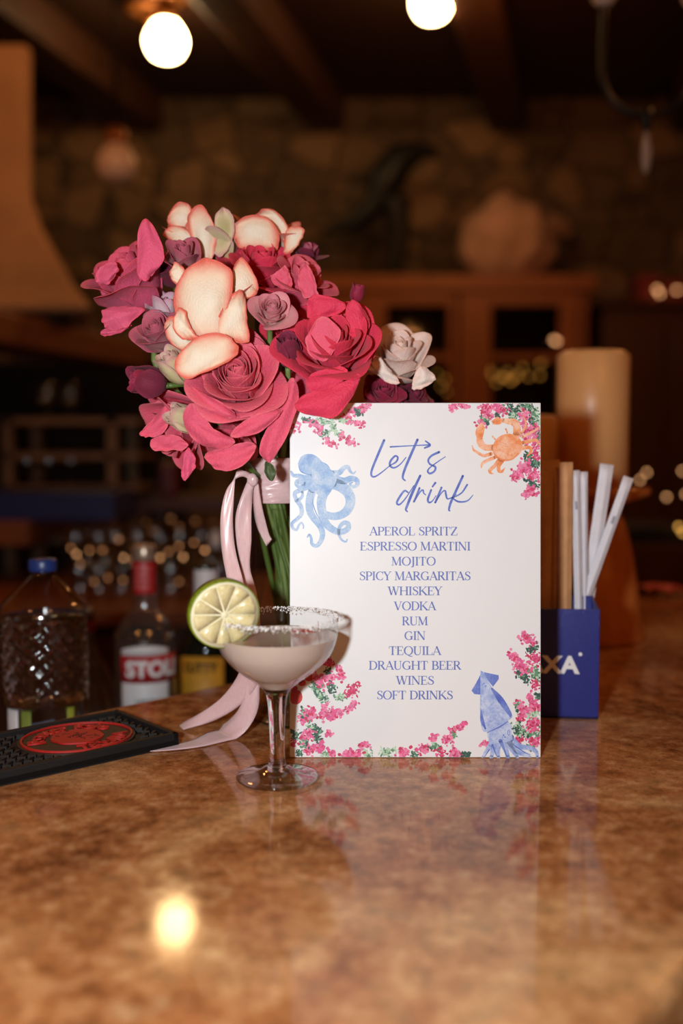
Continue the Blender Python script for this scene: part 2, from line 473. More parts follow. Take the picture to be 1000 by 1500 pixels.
spray([(P_, 767, 931, 780, 942, 9, 4), (K_, 773, 953, 786, 947, 5, 2.6), (P_, 747, 957, 760, 970, 6, 3), (P_, 757, 972, 774, 984, 10, 4.5),
       ('r', 776, 960, 789, 968, 9, 4), (K_, 757, 983, 776, 1000, 6, 3), (G_, 777, 980, 790, 994, 6, 4), ('r', 783, 1000, 790, 1008, 6, 3.5),
       (P_, 775, 1017, 776, 1028, 5, 2), (P_, 761, 1030, 766, 1048, 7, 3.5), (P_, 770, 1042, 789, 1030, 9, 4), (G_, 757, 1028, 758, 1042, 4, 2),
       (K_, 785, 1018, 789, 1022, 5, 2.4), (L_, 771, 1048, 788, 1044, 5, 3), ('r', 758, 1054, 766, 1054, 4, 2), (P_, 775, 1058, 786, 1054, 8, 3.6),
       (P_, 772, 1069, 785, 1067, 6, 3), (K_, 752, 1067, 766, 1074, 8, 4), (L_, 755, 1062, 768, 1078, 5, 4), ('r', 754, 1085, 764, 1083, 7, 2.6),
       (G_, 772, 1076, 787, 1072, 6, 3), (P_, 778, 1089, 788, 1082, 7, 3.4), (G_, 772, 1092, 780, 1097, 4, 2.4), (P_, 706, 1087, 714, 1090, 4, 2.4)])
spray([('r', 476, 972, 487, 969, 6, 3), (K_, 479, 981, 482, 985, 5, 2.5), (P_, 460, 990, 472, 1004, 9, 4), (P_, 478, 997, 487, 990, 8, 4), (P_, 495, 978, 500, 993, 6, 3),
       (G_, 460, 1003, 474, 1026, 8, 4), (K_, 484, 1002, 488, 1012, 6, 3), ('r', 508, 1017, 524, 1003, 8, 3.4), (P_, 508, 1041, 521, 1028, 6, 3),
       (L_, 492, 1022, 503, 1020, 5, 2.4), (P_, 475, 1032, 475, 1050, 8, 4), (P_, 484, 1053, 490, 1041, 8, 3.6), (P_, 442, 1053, 460, 1041, 9, 4), (P_, 497, 1040, 500, 1048, 4, 2),
       (G_, 442, 1038, 448, 1053, 4, 3), (P_, 446, 1080, 460, 1071, 8, 4), (P_, 480, 1074, 484, 1077, 5, 2.4), (K_, 462, 1062, 467, 1086, 7, 3), (G_, 452, 1064, 464, 1068, 5, 3),
       (P_, 448, 1099, 472, 1094, 10, 4), (K_, 428, 1071, 433, 1080, 7, 4), ('r', 428, 1088, 430, 1091, 5, 3), (G_, 440, 1088, 452, 1090, 5, 3), (K_, 436, 1100, 440, 1106, 4, 2),
       (L_, 472, 1104, 480, 1105, 5, 2), (P_, 484, 1104, 489, 1104, 5, 2.4), (P_, 500, 1105, 527, 1104, 9, 2.6)])
spray([(P_, 528, 1093, 540, 1089, 6, 2.6), (L_, 534, 1100, 541, 1105, 4, 2.6), (L_, 558, 1103, 580, 1098, 7, 3), (P_, 587, 1103, 598, 1101, 7, 3), (K_, 604, 1104, 608, 1105, 5, 2.4),
       (P_, 615, 1098, 626, 1095, 8, 3.2), (P_, 633, 1083, 638, 1080, 6, 2.6), (G_, 632, 1092, 640, 1096, 6, 3), ('r', 642, 1099, 649, 1104, 7, 3), (P_, 650, 1083, 660, 1082, 7, 3),
       (P_, 660, 1072, 682, 1060, 7, 2.4), (G_, 662, 1074, 668, 1078, 3, 1.6), (P_, 660, 1102, 672, 1104, 8, 3), (K_, 676, 1105, 688, 1105, 6, 2)])
b = bmesh.new()
for e in ((433, 1021, 10, 11), (429, 1008, 7, 4), (442, 1000, 6, 5), (452, 992, 7, 6), (437, 997, 7, 4)):
    poly2(b, [(max(p[0], 425), p[1]) for p in ell(*e)], 1, 0, smooth=False)
printed('red_blossom_print', b, [m_redp])

# --- octopus
z = Z(410, 580, .16)
b = bmesh.new()
def T(pts, w0, w1, lay=2): 
    n = len(pts); stroke2(b, z(pts), [.16 * (w0 + (w1 - w0) * k / (n - 1)) for k in range(n)], 8, lay, 0)
T([(310, 735), (230, 748), (170, 732), (122, 728), (105, 700), (98, 690)], 60, 14)
T([(290, 780), (215, 795), (165, 780), (150, 805), (172, 832), (215, 822), (228, 796)], 60, 16, 3)
T([(285, 820), (195, 858), (140, 885), (138, 925), (168, 950), (203, 920), (205, 880)], 50, 24, 2)
T([(150, 950), (190, 1010), (196, 1080), (150, 1132), (112, 1165), (118, 1210), (150, 1225), (175, 1180), (198, 1160), (215, 1190), (212, 1212)], 45, 10, 3)
T([(300, 850), (272, 950), (272, 1050), (310, 1120), (365, 1190), (388, 1260), (372, 1330), (330, 1372), (292, 1352), (285, 1300), (268, 1268), (250, 1292)], 80, 12, 4)
T([(410, 860), (378, 960), (385, 1060), (402, 1130), (440, 1190), (510, 1238), (570, 1242), (622, 1212), (622, 1170), (582, 1162), (545, 1200), (538, 1260), (560, 1312), (600, 1335), (615, 1312)], 90, 10, 5)
T([(470, 790), (560, 830), (625, 890), (645, 970), (612, 1050), (540, 1095), (460, 1098), (392, 1062), (368, 1010), (385, 950)], 110, 44, 3)
T([(470, 710), (540, 702), (580, 662), (620, 650), (642, 690), (670, 710), (692, 690)], 60, 9, 2)
T([(480, 750), (580, 778), (650, 755), (702, 772), (706, 812), (670, 832), (640, 806), (662, 790)], 70, 13, 3)
poly2(b, z([(163, 620), (190, 560), (240, 533), (300, 535), (350, 565), (388, 605), (430, 632), (455, 665), (490, 700), (520, 760), (480, 850), (430, 920), (380, 930), (330, 890), (270, 860), (250, 800), (290, 720), (240, 714), (190, 682)]), 6, 0)
stroke2(b, z([(362, 685), (375, 676), (388, 684)]), .8, 4, 7, 1)
stroke2(b, z([(168, 640), (190, 690), (240, 714), (290, 720)]), [.6, 1.4, 1.4, .5], 5, 7, 1)
stroke2(b, z([(390, 605), (430, 632), (455, 665)]), [.4, 1.4, .5], 5, 7, 1)
stroke2(b, z([(300, 900), (300, 980), (330, 1070), (380, 1160)]), [.4, 1.2, 1.2, .4], 5, 8, 1)
printed('octopus_print', b, [m_oct, m_octd])

# --- crab
z = Z(640, 580, .16)
b = bmesh.new()
def C(pts, ws, lay=3, mi=0): stroke2(b, z(pts), [.16 * q for q in ws], 6, lay, mi)
C([(520, 475), (430, 468), (392, 420), (376, 375)], [60, 58, 62, 30])
poly2(b, z([(372, 388), (350, 350), (362, 290), (405, 245), (432, 285), (425, 345), (408, 390)]), 4, 0)
C([(725, 360), (730, 285), (705, 240), (660, 235), (600, 222)], [66, 70, 60, 58, 40])
poly2(b, z([(595, 222), (560, 193), (530, 205), (492, 238), (530, 236), (505, 256), (560, 262), (592, 245)]), 4, 0)
C([(495, 530), (425, 545), (360, 512), (332, 490), (318, 450)], [34, 30, 24, 18, 6])
C([(530, 560), (455, 592), (412, 622), (403, 665)], [32, 30, 26, 5])
C([(570, 580), (525, 640), (482, 680), (490, 705), (518, 712)], [34, 32, 32, 22, 4])
C([(595, 595), (565, 640), (565, 682), (592, 690), (622, 655)], [36, 34, 34, 26, 4])
C([(780, 375), (870, 330), (932, 288)], [26, 22, 12]); C([(780, 430), (880, 405), (912, 410), (940, 462)], [34, 30, 26, 6])
C([(755, 480), (845, 472), (856, 510), (818, 558)], [40, 32, 26, 6]); C([(770, 345), (812, 262), (788, 175)], [22, 18, 6])
C([(532, 398), (505, 370)], [12, 16]); C([(642, 338), (628, 302)], [12, 16])
poly2(b, z(ell(645, 465, 136, 118, -.25, 18)), 6, 0)
C([(510, 500), (540, 555), (610, 588), (690, 575), (745, 520)], [6, 14, 16, 14, 5], 7, 1)
C([(398, 395), (420, 388)], [8, 6], 7, 1); C([(595, 225), (600, 245)], [8, 6], 7, 1); C([(680, 262), (700, 280)], [8, 8], 7, 1)
printed('crab_print', b, [m_crab, m_crabd])

# --- squid
z = Z(690, 900, .14667)
b = bmesh.new()
def Q(pts, ws, lay=2, mi=0): stroke2(b, z(pts), [.14667 * q for q in ws], 6, lay, mi)
for pts, ws in (([(205, 1280), (150, 1370), (112, 1424)], [50, 40, 18]), ([(235, 1280), (215, 1360), (200, 1424)], [50, 46, 40]), ([(285, 1270), (265, 1350), (270, 1424)], [50, 46, 34]),
                ([(300, 1270), (345, 1350), (365, 1424)], [56, 50, 40]), ([(350, 1260), (410, 1350), (460, 1424)], [56, 50, 34]), ([(390, 1240), (480, 1315), (590, 1335), (645, 1370), (660, 1424)], [70, 54, 44, 40, 26]),
                ([(380, 1280), (460, 1370), (540, 1405), (590, 1420)], [50, 44, 36, 20])): Q(pts, ws, 2, 0)
poly2(b, z([(92, 600), (50, 680), (2, 760), (30, 795), (90, 800), (130, 700)]), 3, 1, smooth=False)
poly2(b, z([(125, 575), (200, 592), (272, 606), (274, 645), (216, 722), (160, 650)]), 3, 1, smooth=False)
poly2(b, z([(158, 1175), (280, 1115), (362, 1062), (396, 1100), (405, 1180), (412, 1250), (300, 1305), (180, 1305)]), 4, 0, smooth=False)
poly2(b, z([(92, 560), (128, 588), (200, 720), (290, 832), (402, 990), (405, 1030), (365, 1060), (280, 1110), (150, 1172), (106, 1140), (86, 1000), (90, 800), (90, 650)]), 5, 0, n=3)
Q([(205, 740), (290, 850), (380, 985), (392, 1025)], [20, 60, 40, 10], 6, 1); Q([(98, 960), (108, 1060), (140, 1140)], [10, 36, 16], 6, 1)
Q([(158, 1178), (280, 1122), (365, 1068)], [8, 16, 8], 7, 1); Q([(210, 1300), (250, 1410)], [16, 8], 7, 1); Q([(290, 1260), (320, 1330), (350, 1410)], [40, 24, 8], 7, 1)
Q([(362, 1160), (366, 1200), (382, 1198), (378, 1158), (362, 1160)], [6, 6, 6, 6, 6], 7, 1)
for e in ((126, 688), (142, 714), (322, 1206), (336, 1224)): poly2(b, z(ell(e[0], e[1], 7, 9)), 7, 1, smooth=False)
Q([(130, 1425), (180, 1350)], [4, 12], 7, 1); Q([(420, 1300), (520, 1370), (590, 1400)], [6, 14, 5], 7, 1)
printed('squid_print', b, [m_squ, m_squd])

# --- handwritten title
z = Z(520, 620, .2)
b = bmesh.new()
def H(pts, ws): stroke2(b, z(pts), [.2 * q for q in ws], 8, 3, 0)
H([(212, 124), (170, 222), (126, 330), (118, 378), (138, 392), (180, 370), (252, 312)], [18, 18, 16, 15, 13, 10, 7])
H([(250, 312), (298, 284), (312, 252), (292, 240), (258, 278), (256, 312), (286, 326), (330, 300), (372, 250)], [8, 13, 13, 14, 16, 15, 13, 9, 7])
H([(456, 120), (412, 220), (362, 340), (348, 398), (366, 420)], [18, 19, 18, 15, 10])
H([(258, 173), (400, 165), (545, 158)], [12, 8, 10]); H([(515, 130), (548, 160), (508, 181)], [10, 15, 12])
H([(614, 211), (560, 237), (535, 270), (548, 300), (586, 320), (580, 350), (548, 368), (531, 352), (546, 326), (600, 285), (660, 245)], [18, 15, 14, 14, 15, 14, 15, 13, 10, 8, 6])
H([(386, 506), (360, 495), (322, 545), (305, 584), (326, 594), (372, 545), (430, 455)], [12, 14, 16, 15, 13, 9, 6])
H([(476, 384), (422, 500), (382, 600), (371, 632), (382, 647)], [17, 20, 18, 15, 9])
H([(471, 474), (446, 540), (430, 574)], [14, 16, 15]); H([(442, 556), (478, 500), (496, 490), (502, 512), (516, 524)], [6, 10, 13, 10, 7])
H([(556, 488), (532, 556), (542, 580), (566, 568), (592, 530)], [14, 16, 14, 9, 6]); H([(587, 436), (566, 464)], [16, 12])
H([(632, 470), (604, 540), (586, 580)], [14, 17, 15]); H([(594, 566), (636, 505), (658, 494), (664, 520), (674, 552), (704, 545), (742, 520)], [6, 9, 12, 14, 12, 8, 5])
H([(788, 386), (740, 490), (700, 580), (686, 632), (694, 642)], [17, 18, 18, 14, 8]); H([(820, 450), (778, 510), (712, 548)], [14, 11, 8])
H([(708, 545), (756, 574), (820, 568), (864, 524)], [10, 14, 11, 5])
tag(printed('title_lettering', b, [m_ink]), 'handwritten violet title reading Let\'s drink')

# --- serif capitals
TK, TN = .155, .055
def gser(x, y, w_=.15): return ([(x - w_, y), (x + w_, y)], TN)
def gl_stem(x, y0=0, y1=1): return [([(x, y0), (x, y1)], TK), gser(x, .025 if y0 == 0 else y0), gser(x, .975 if y1 == 1 else y1)]
def arc(cx, cy_, rx, ry, a0, a1, n=14):
    out, ws = [], []
    for k in range(n + 1):
        a = math.radians(a0 + (a1 - a0) * k / n)
        out.append((cx + rx * math.cos(a), cy_ + ry * math.sin(a))); ws.append(TN + (TK - TN) * abs(math.cos(a)) ** 1.3)
    return (out, ws)
FONT = {
 'A': ([([(.07, .02), (.40, 1)], TN), ([(.38, 1), (.72, .02)], TK), ([(.19, .34), (.60, .34)], TN), gser(.07, .025, .12), gser(.72, .025, .14)], .80),
 'B': (gl_stem(.16) + [([(.16, .975), (.38, .975)], TN), arc(.36, .75, .20, .225, 90, -90), ([(.16, .525), (.4, .525)], TN), arc(.38, .275, .25, .25, 90, -90), ([(.16, .025), (.4, .025)], TN)], .70),
 'C': ([arc(.46, .5, .38, .48, 50, 310), ([(.72, .95), (.72, .68)], TN), ([(.72, .28), (.70, .16)], TN)], .78),
 'D': (gl_stem(.16) + [([(.16, .975), (.40, .975)], TN), arc(.38, .5, .38, .475, 90, -90), ([(.16, .025), (.4, .025)], TN)], .84),
 'E': (gl_stem(.16) + [([(.16, .975), (.60, .975)], TN), ([(.60, .98), (.61, .76)], TN), ([(.16, .52), (.46, .52)], TN), ([(.46, .62), (.46, .42)], TN), ([(.16, .025), (.62, .025)], TN), ([(.62, .02), (.66, .27)], TN)], .70),
 'F': (gl_stem(.16) + [([(.16, .975), (.60, .975)], TN), ([(.60, .98), (.61, .74)], TN), ([(.16, .50), (.46, .50)], TN), ([(.46, .60), (.46, .40)], TN)], .66),
 'G': ([arc(.46, .5, .38, .48, 50, 320), ([(.72, .95), (.72, .70)], TN), ([(.72, .05), (.72, .42)], TK), gser(.72, .42)], .88),
 'H': (gl_stem(.16) + gl_stem(.74) + [([(.16, .52), (.74, .52)], TN)], .90),
 'I': (gl_stem(.18), .36),
 'J': ([([(.22, 1), (.22, .0), (.14, -.14), (.02, -.16)], [TK, TK, .10, .08]), gser(.22, .975)], .40),
 'K': (gl_stem(.16) + [([(.72, .97), (.24, .45)], TN), ([(.34, .56), (.78, .02)], TK), gser(.70, .975, .12), gser(.78, .025, .13)], .86),
 'L': (gl_stem(.16) + [([(.16, .025), (.62, .025)], TN), ([(.62, .02), (.65, .28)], TN)], .68),
 'M': ([([(.13, .02), (.15, 1)], TN), ([(.15, 1), (.48, .06)], TK), ([(.48, .03), (.82, 1)], TN), ([(.84, 1), (.86, .02)], TK), gser(.13, .025, .12), gser(.86, .025), gser(.08, .975, .08), gser(.90, .975, .08)], 1.02),
 'N': ([([(.13, .02), (.13, .98)], TN), ([(.13, 1), (.74, .02)], TK), ([(.74, .98), (.74, .02)], TN), gser(.13, .025, .12), gser(.09, .975, .1), gser(.74, .975, .12)], .88),
 'O': ([arc(.46, .5, .38, .49, 0, 360, 28)], .92),
 'P': (gl_stem(.16) + [([(.16, .975), (.38, .975)], TN), arc(.36, .725, .24, .25, 90, -90), ([(.16, .475), (.38, .475)], TN)], .66),
 'Q': ([arc(.46, .5, .38, .49, 0, 360, 28), ([(.36, .02), (.58, -.12), (.86, -.16)], [TN, .10, .05])], .92),
 'R': (gl_stem(.16) + [([(.16, .975), (.38, .975)], TN), arc(.36, .745, .22, .23, 90, -90), ([(.16, .515), (.38, .515)], TN), ([(.36, .52), (.68, .02)], TK), gser(.72, .025, .1)], .78),
 'S': ([([(.52, .80), (.44, .95), (.28, .97), (.13, .84), (.17, .65), (.36, .52), (.53, .36), (.52, .14), (.34, .025), (.16, .07), (.09, .24)], [.05, .06, .06, .11, .14, .15, .14, .11, .06, .06, .05]), ([(.53, .96), (.53, .72)], TN), ([(.09, .30), (.09, .03)], TN)], .62),
 'T': (gl_stem(.38) + [([(.06, .975), (.70, .975)], TN), ([(.06, .98), (.05, .74)], TN), ([(.70, .98), (.71, .74)], TN)], .76),
 'U': ([([(.16, .98), (.16, .30), (.26, .06), (.46, .02), (.62, .10), (.68, .30), (.68, .98)], [TK, TK, .11, .07, .06, TN, TN]), gser(.16, .975), gser(.68, .975, .12)], .84),
 'V': ([([(.10, .98), (.40, .02)], TK), ([(.40, .02), (.70, .98)], TN), gser(.10, .975), gser(.70, .975, .12)], .80),
 'W': ([([(.10, .98), (.34, .02)], TK), ([(.34, .02), (.58, .98)], TN), ([(.54, .98), (.78, .02)], TK), ([(.78, .02), (1.02, .98)], TN), gser(.10, .975), gser(.55, .975, .13), gser(1.02, .975, .12)], 1.12),
 'Y': ([([(.10, .98), (.38, .46)], TK), ([(.38, .46), (.68, .98)], TN), ([(.38, .5), (.38, .02)], TK), gser(.10, .975), gser(.68, .975, .12), gser(.38, .025)], .78),
 'Z': ([([(.08, .975), (.62, .975)], TN), ([(.62, .98), (.08, .02)], TK), ([(.08, .025), (.66, .025)], TN), ([(.09, .98), (.07, .76)], TN), ([(.64, .02), (.68, .26)], TN)], .72),
}
def text_line(b, s, x0, x1, ybase, h, put):
    adv = sum(.34 if c == ' ' else FONT[c][1] for c in s)
    k = (x1 - x0) / adv; x = x0
    for c in s:
        if c == ' ': x += .34 * k; continue
        for pts, wd in FONT[c][0]:
            ws = [w_ * h for w_ in wd] if isinstance(wd, (list, tuple)) else wd * h
            sm = len(pts) > 2 and len(pts) < 12
            put(b, [(x + p[0] * k, ybase - p[1] * h) for p in pts], ws, sm)
        x += FONT[c][1] * k
MENU = [('APEROL SPRITZ', 541, 670, 778), ('ESPRESSO MARTINI', 527, 689, 800), ('MOJITO', 573, 638, 822), ('SPICY MARGARITAS', 526, 689, 843.5), ('WHISKEY', 568, 647.5, 865.5),
        ('VODKA', 577, 638, 887.5), ('RUM', 588.5, 626.5, 909.5), ('GIN', 592, 623, 931), ('TEQUILA', 569, 645.5, 953), ('DRAUGHT BEER', 540, 675, 974.5), ('WINES', 580, 635.5, 996.5), ('SOFT DRINKS', 551.5, 663, 1018)]
for s, x0, x1, yc in MENU:
    b = bmesh.new()
    text_line(b, s, x0, x1, yc + 6.3, 12.6, lambda b, p, w_, sm: stroke2(b, p, [q * 1.12 for q in w_] if isinstance(w_, list) else w_ * 1.12, 4, 3, 0, sm, False))
    printed('menu_line', b, [m_ink2])['label'] = 'menu line reading ' + s.lower()
# ------------------------------------------------------------------ coupe with cloudy drink
gc = G(406, 1141)
PXG = F_PX / (gc.y * CP + .26 * SP)
def gr(px): return px / PXG
rim_z = W(406, 903, gc.y).z - CT
HS = rim_z / 240.0
coupe = thing('coupe_glass', 'stemmed coupe glass of cloudy cocktail with a salted rim standing before the menu board', 'cocktail glass', gc.to_tuple())
m_clear = thin_glass('clear_thin_glass', (.96, .965, .96, 1), .015)
m_thick = solid_glass('clear_stem_glass')
m_foot = thin_glass('clear_foot_glass', (.95, .955, .95, 1), .05, gain=1.6)
bowl_px = [(17, 131), (24, 137), (36, 147), (52, 158), (68, 172), (80, 187), (87, 205), (89.5, 221), (88, 240)]
bowl = [(gr(r), z_ * HS) for r, z_ in bowl_px]
bc = catmull(bowl, 5)
obj('bowl', lathe(bc, 72), m_clear, coupe)
stem = [(0, 14), (15, 14), (13.5, 20), (11.5, 30), (10.8, 50), (11.5, 80), (13.2, 108), (16, 126), (21, 136), (12, 139), (0, 138)]
obj('stem', lathe(catmull([(gr(r), z_ * HS) for r, z_ in stem], 4), 40), m_thick, coupe)
foot = [(0, 0), (30, .3), (52, 0.0), (58.5, 1.2), (60.5, 3.8), (58, 6.2), (47, 8.2), (34, 10.5), (24, 14), (17, 19), (0, 19)]
obj('foot', lathe([(gr(r), z_ * HS + .0003) for r, z_ in foot], 72), m_foot, coupe)
M = Mat('cloudy_cocktail'); M.set(Base_Color=rgb(206, 188, 176), Roughness=.12, IOR=1.33)
M.p.inputs['Subsurface Weight'].default_value = .5; M.p.inputs['Subsurface Radius'].default_value = (.02, .016, .012); M.p.inputs['Subsurface Scale'].default_value = .5
m_drink = M.m
lev = 212
inner = [(r - gr(1.1), z_ + (.0006 if i < 12 else 0)) for i, (r, z_) in enumerate(bc) if z_ < lev * HS]
r_top = inner[-1][0]
obj('cocktail', lathe([(0, inner[0][1])] + inner + [(r_top + gr(.6), lev * HS), (r_top - gr(2), lev * HS - .0003), (0, lev * HS - .0003)], 72), m_drink, coupe)
rs = random.Random(8)
b = bmesh.new()
for k in range(1500):
    a = rs.uniform(0, 2 * math.pi); d = abs(rs.gauss(0, 1)) * .0022
    rr = gr(88.3) + rs.uniform(-.0006, .0006); zz = 240 * HS + .0004 - d
    s_ = rs.uniform(.00025, .0007)
    bmesh.ops.create_icosphere(b, subdivisions=1, radius=s_, matrix=Matrix.Translation((rr * math.cos(a), rr * math.sin(a), zz)) @ Matrix.Rotation(rs.uniform(0, 3), 4, 'X'))
m_salt = plain('white_salt', (.86, .86, .85, 1), .5, var=.05)
tag(obj('salt_rim', b, m_salt, coupe, smooth=False), kind='stuff')
# red threads floating on the drink
m_chili = plain('red_chili_thread', rgb(196, 62, 34), .5)
b = bmesh.new()
c0 = Vector((gr(33), gr(20), lev * HS))
for k in range(9):
    x0 = c0 + Vector((rs.uniform(-.008, .004), rs.uniform(-.004, .004), .0004 + .0003 * k))
    dv = Vector((rs.uniform(.004, .012), rs.uniform(-.005, .005), rs.uniform(0, .001)))
    add_tube(b, [x0, x0 + dv * .5 + Vector((0, 0, .0005)), x0 + dv], [.0003, .0004, .0002], 6, 3)
add_tube(b, [c0 + Vector((.014, .002, .0005)), c0 + Vector((.0145, .002, .004)), c0 + Vector((.0142, .002, .009))], .00025, 6, 3)
o = obj('chili_garnish', b, m_chili); o.location = gc
tag(o, 'tangle of thin red chili threads floating on the cloudy cocktail', 'garnish')

# lime wheel pushed over the rim
lime_c = W(329.5, 901, gc.y - .030)
lime = thing('lime_wheel', 'round slice of lime with green rind wedged on the rim of the coupe', 'lime slice', lime_c.to_tuple())
nrm = Vector((.40, -.90, -.16)).normalized()
zq = nrm.to_track_quat('Z', 'Y')
lime.rotation_euler = zq.to_euler()
RL, TL_ = .0272, .0095
m_rind = plain('lime_rind', rgb(122, 138, 28), .42, var=.25, scale=300, bump=.25)
m_pith = plain('lime_pith', rgb(238, 234, 196), .6, var=.05)
M = Mat('lime_pulp'); v = M.coords(scale=(1, 1, 1)); f = M.noise(v, 240, 5, .6, .8)
M.color(M.ramp(f, [(.3, rgb(214, 200, 138)), (.55, rgb(228, 216, 166)), (.75, rgb(238, 230, 194))])); M.set(Roughness=.25)
M.p.inputs['Subsurface Weight'].default_value = .3; M.p.inputs['Subsurface Radius'].default_value = (.01, .01, .004); M.p.inputs['Subsurface Scale'].default_value = .4
M.bump(f, .3, .001); m_pulp = M.m
def lim_r(a): return 1 + .02 * math.cos(2 * a + .6)
lm = lambda r, z_, a: r * lim_r(a)
obj('rind', lathe([(RL - .0010, -TL_ + .0004), (RL - .0003, -TL_ + .0002), (RL, -TL_ / 2), (RL - .0001, -.0006), (RL - .0006, 0), (RL - .0012, 0)], 64, lm), m_rind, lime)
obj('pith', lathe([(0, -TL_), (RL - .0010, -TL_), (RL - .0011, -.0002), (0, -.0002)], 64, lm), m_pith, lime)
rl = random.Random(3); cuts = [k * 36 + rl.uniform(-5, 5) for k in range(10)]
for k in range(10):
    a0, a1 = math.radians(cuts[k] + .7), math.radians((cuts[(k + 1) % 10] + (360 if k == 9 else 0)) - .7)
    b = bmesh.new(); n = 8
    top = []
    pts = [(.0026, (a0 + a1) / 2)]
    pts += [((RL - .0031) * (1 - .05 * abs(2 * j / n - 1) ** 4) * lim_r(a0 + (a1 - a0) * j / n), a0 + (a1 - a0) * j / n) for j in range(n + 1)]
    for zz in (-.001, .00005): top.append([b.verts.new((r * math.cos(a), r * math.sin(a), zz)) for r, a in pts])
    c = Vector((sum(v.co.x for v in top[1]) / len(top[1]), sum(v.co.y for v in top[1]) / len(top[1]), .00035))
    cv = b.verts.new(c)
    m_ = len(pts)
    for j in range(m_):
        b.faces.new((top[0][j], top[0][(j + 1) % m_], top[1][(j + 1) % m_], top[1][j])); b.faces.new((top[1][j], top[1][(j + 1) % m_], cv))
    obj('segment', b, m_pulp, lime)
b = bmesh.new(); add_lathe(b, [(0, .0004), (.0022, .0003), (.0026, -.0002)], 12); obj('core', b, m_pith, lime)
# ------------------------------------------------------------------ bouquet
def petal_mat(name, base, edge, vein=.10, rough=.5, p0=.55, p1=1.0, base2=None):
    """petal colour runs from the petal's foot/middle (base) to its rim (edge), a colour of the petal itself"""
    M = Mat(name); at = M.node('ShaderNodeAttribute', attribute_name='rim')
    v = M.coords(); f = M.noise(v, 3.2, 4, .6); g = M.noise(M.coords(scale=(1, 1, .22)), 26, 3, .6)
    x = M.node('ShaderNodeMath', operation='ADD'); M.link(at.outputs['Fac'], x.inputs[0])
    y = M.node('ShaderNodeMath', operation='MULTIPLY_ADD'); M.link(f, y.inputs[0]); y.inputs[1].default_value = .3; y.inputs[2].default_value = -.15
    M.link(y.outputs[0], x.inputs[1])
    c = M.ramp(x.outputs[0], [(p0, base), (p1, edge)])
    if base2: c = M.ramp(x.outputs[0], [(.0, base2), (p0, base), (p1, edge)])
    dk = tuple(q * .66 for q in base[:3]) + (1,)
    M.color(M.mix(M.ramp(g, [(.45, (0, 0, 0, 1)), (.85, (vein * 2.2, vein * 2.2, vein * 2.2, 1))]), c, dk))
    M.set(Roughness=rough); M.p.inputs['Specular IOR Level'].default_value = .25
    M.p.inputs['Sheen Weight'].default_value = .08
    M.bump(g, .25, .02)
    tl = M.node('ShaderNodeBsdfTranslucent'); M.link(c, tl.inputs[0])
    mx = M.node('ShaderNodeMixShader'); mx.inputs[0].default_value = .09
    M.link(M.p.outputs[0], mx.inputs[1]); M.link(tl.outputs[0], mx.inputs[2]); M.link(mx.outputs[0], M.out.inputs[0])
    return M.m
PM = dict(
    hot=petal_mat('deep_pink_petal', rgb(240, 98, 136), rgb(242, 90, 116)),
    coral=petal_mat('coral_pink_petal', rgb(240, 98, 126), rgb(248, 118, 134)),
    red=petal_mat('crimson_pink_petal', rgb(236, 64, 98), rgb(240, 68, 94)),
    violet=petal_mat('violet_pink_petal', rgb(232, 98, 134), rgb(236, 88, 112)),
    cream=petal_mat('cream_coral_petal', rgb(252, 222, 192), rgb(240, 116, 98), .03, .5, .38, .88, rgb(254, 244, 222)),
    blush=petal_mat('blush_petal', rgb(252, 226, 216), rgb(250, 212, 194), .02, .5, .6, 1.0, rgb(252, 238, 226)),
    dusky=petal_mat('dusky_pink_petal', rgb(236, 164, 168), rgb(228, 134, 150), .06, .55, .4, 1.0, rgb(240, 198, 192)),
    mauve=petal_mat('mauve_petal', rgb(198, 104, 122), rgb(206, 100, 122), .10, .6, .5, 1.0, rgb(204, 146, 142)),
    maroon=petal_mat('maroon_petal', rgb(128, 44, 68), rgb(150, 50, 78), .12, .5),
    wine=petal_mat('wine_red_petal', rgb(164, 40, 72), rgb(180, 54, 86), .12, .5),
    ivory=petal_mat('ivory_petal', rgb(226, 206, 168), rgb(226, 168, 168), .12, .55, .6, 1.0, rgb(190, 186, 130)),
    pale=petal_mat('pale_lilac_pink_petal', rgb(222, 196, 204), rgb(214, 150, 172), .08),
)
m_stem = plain('green_stem', rgb(86, 112, 48), .45, var=.3, scale=60, bump=.1)
m_stemp = plain('pale_green_stem', rgb(120, 142, 78), .45, var=.25, scale=60)
m_leaf = plain('dark_leaf', rgb(72, 92, 54), .45, var=.3, scale=90, bump=.2)

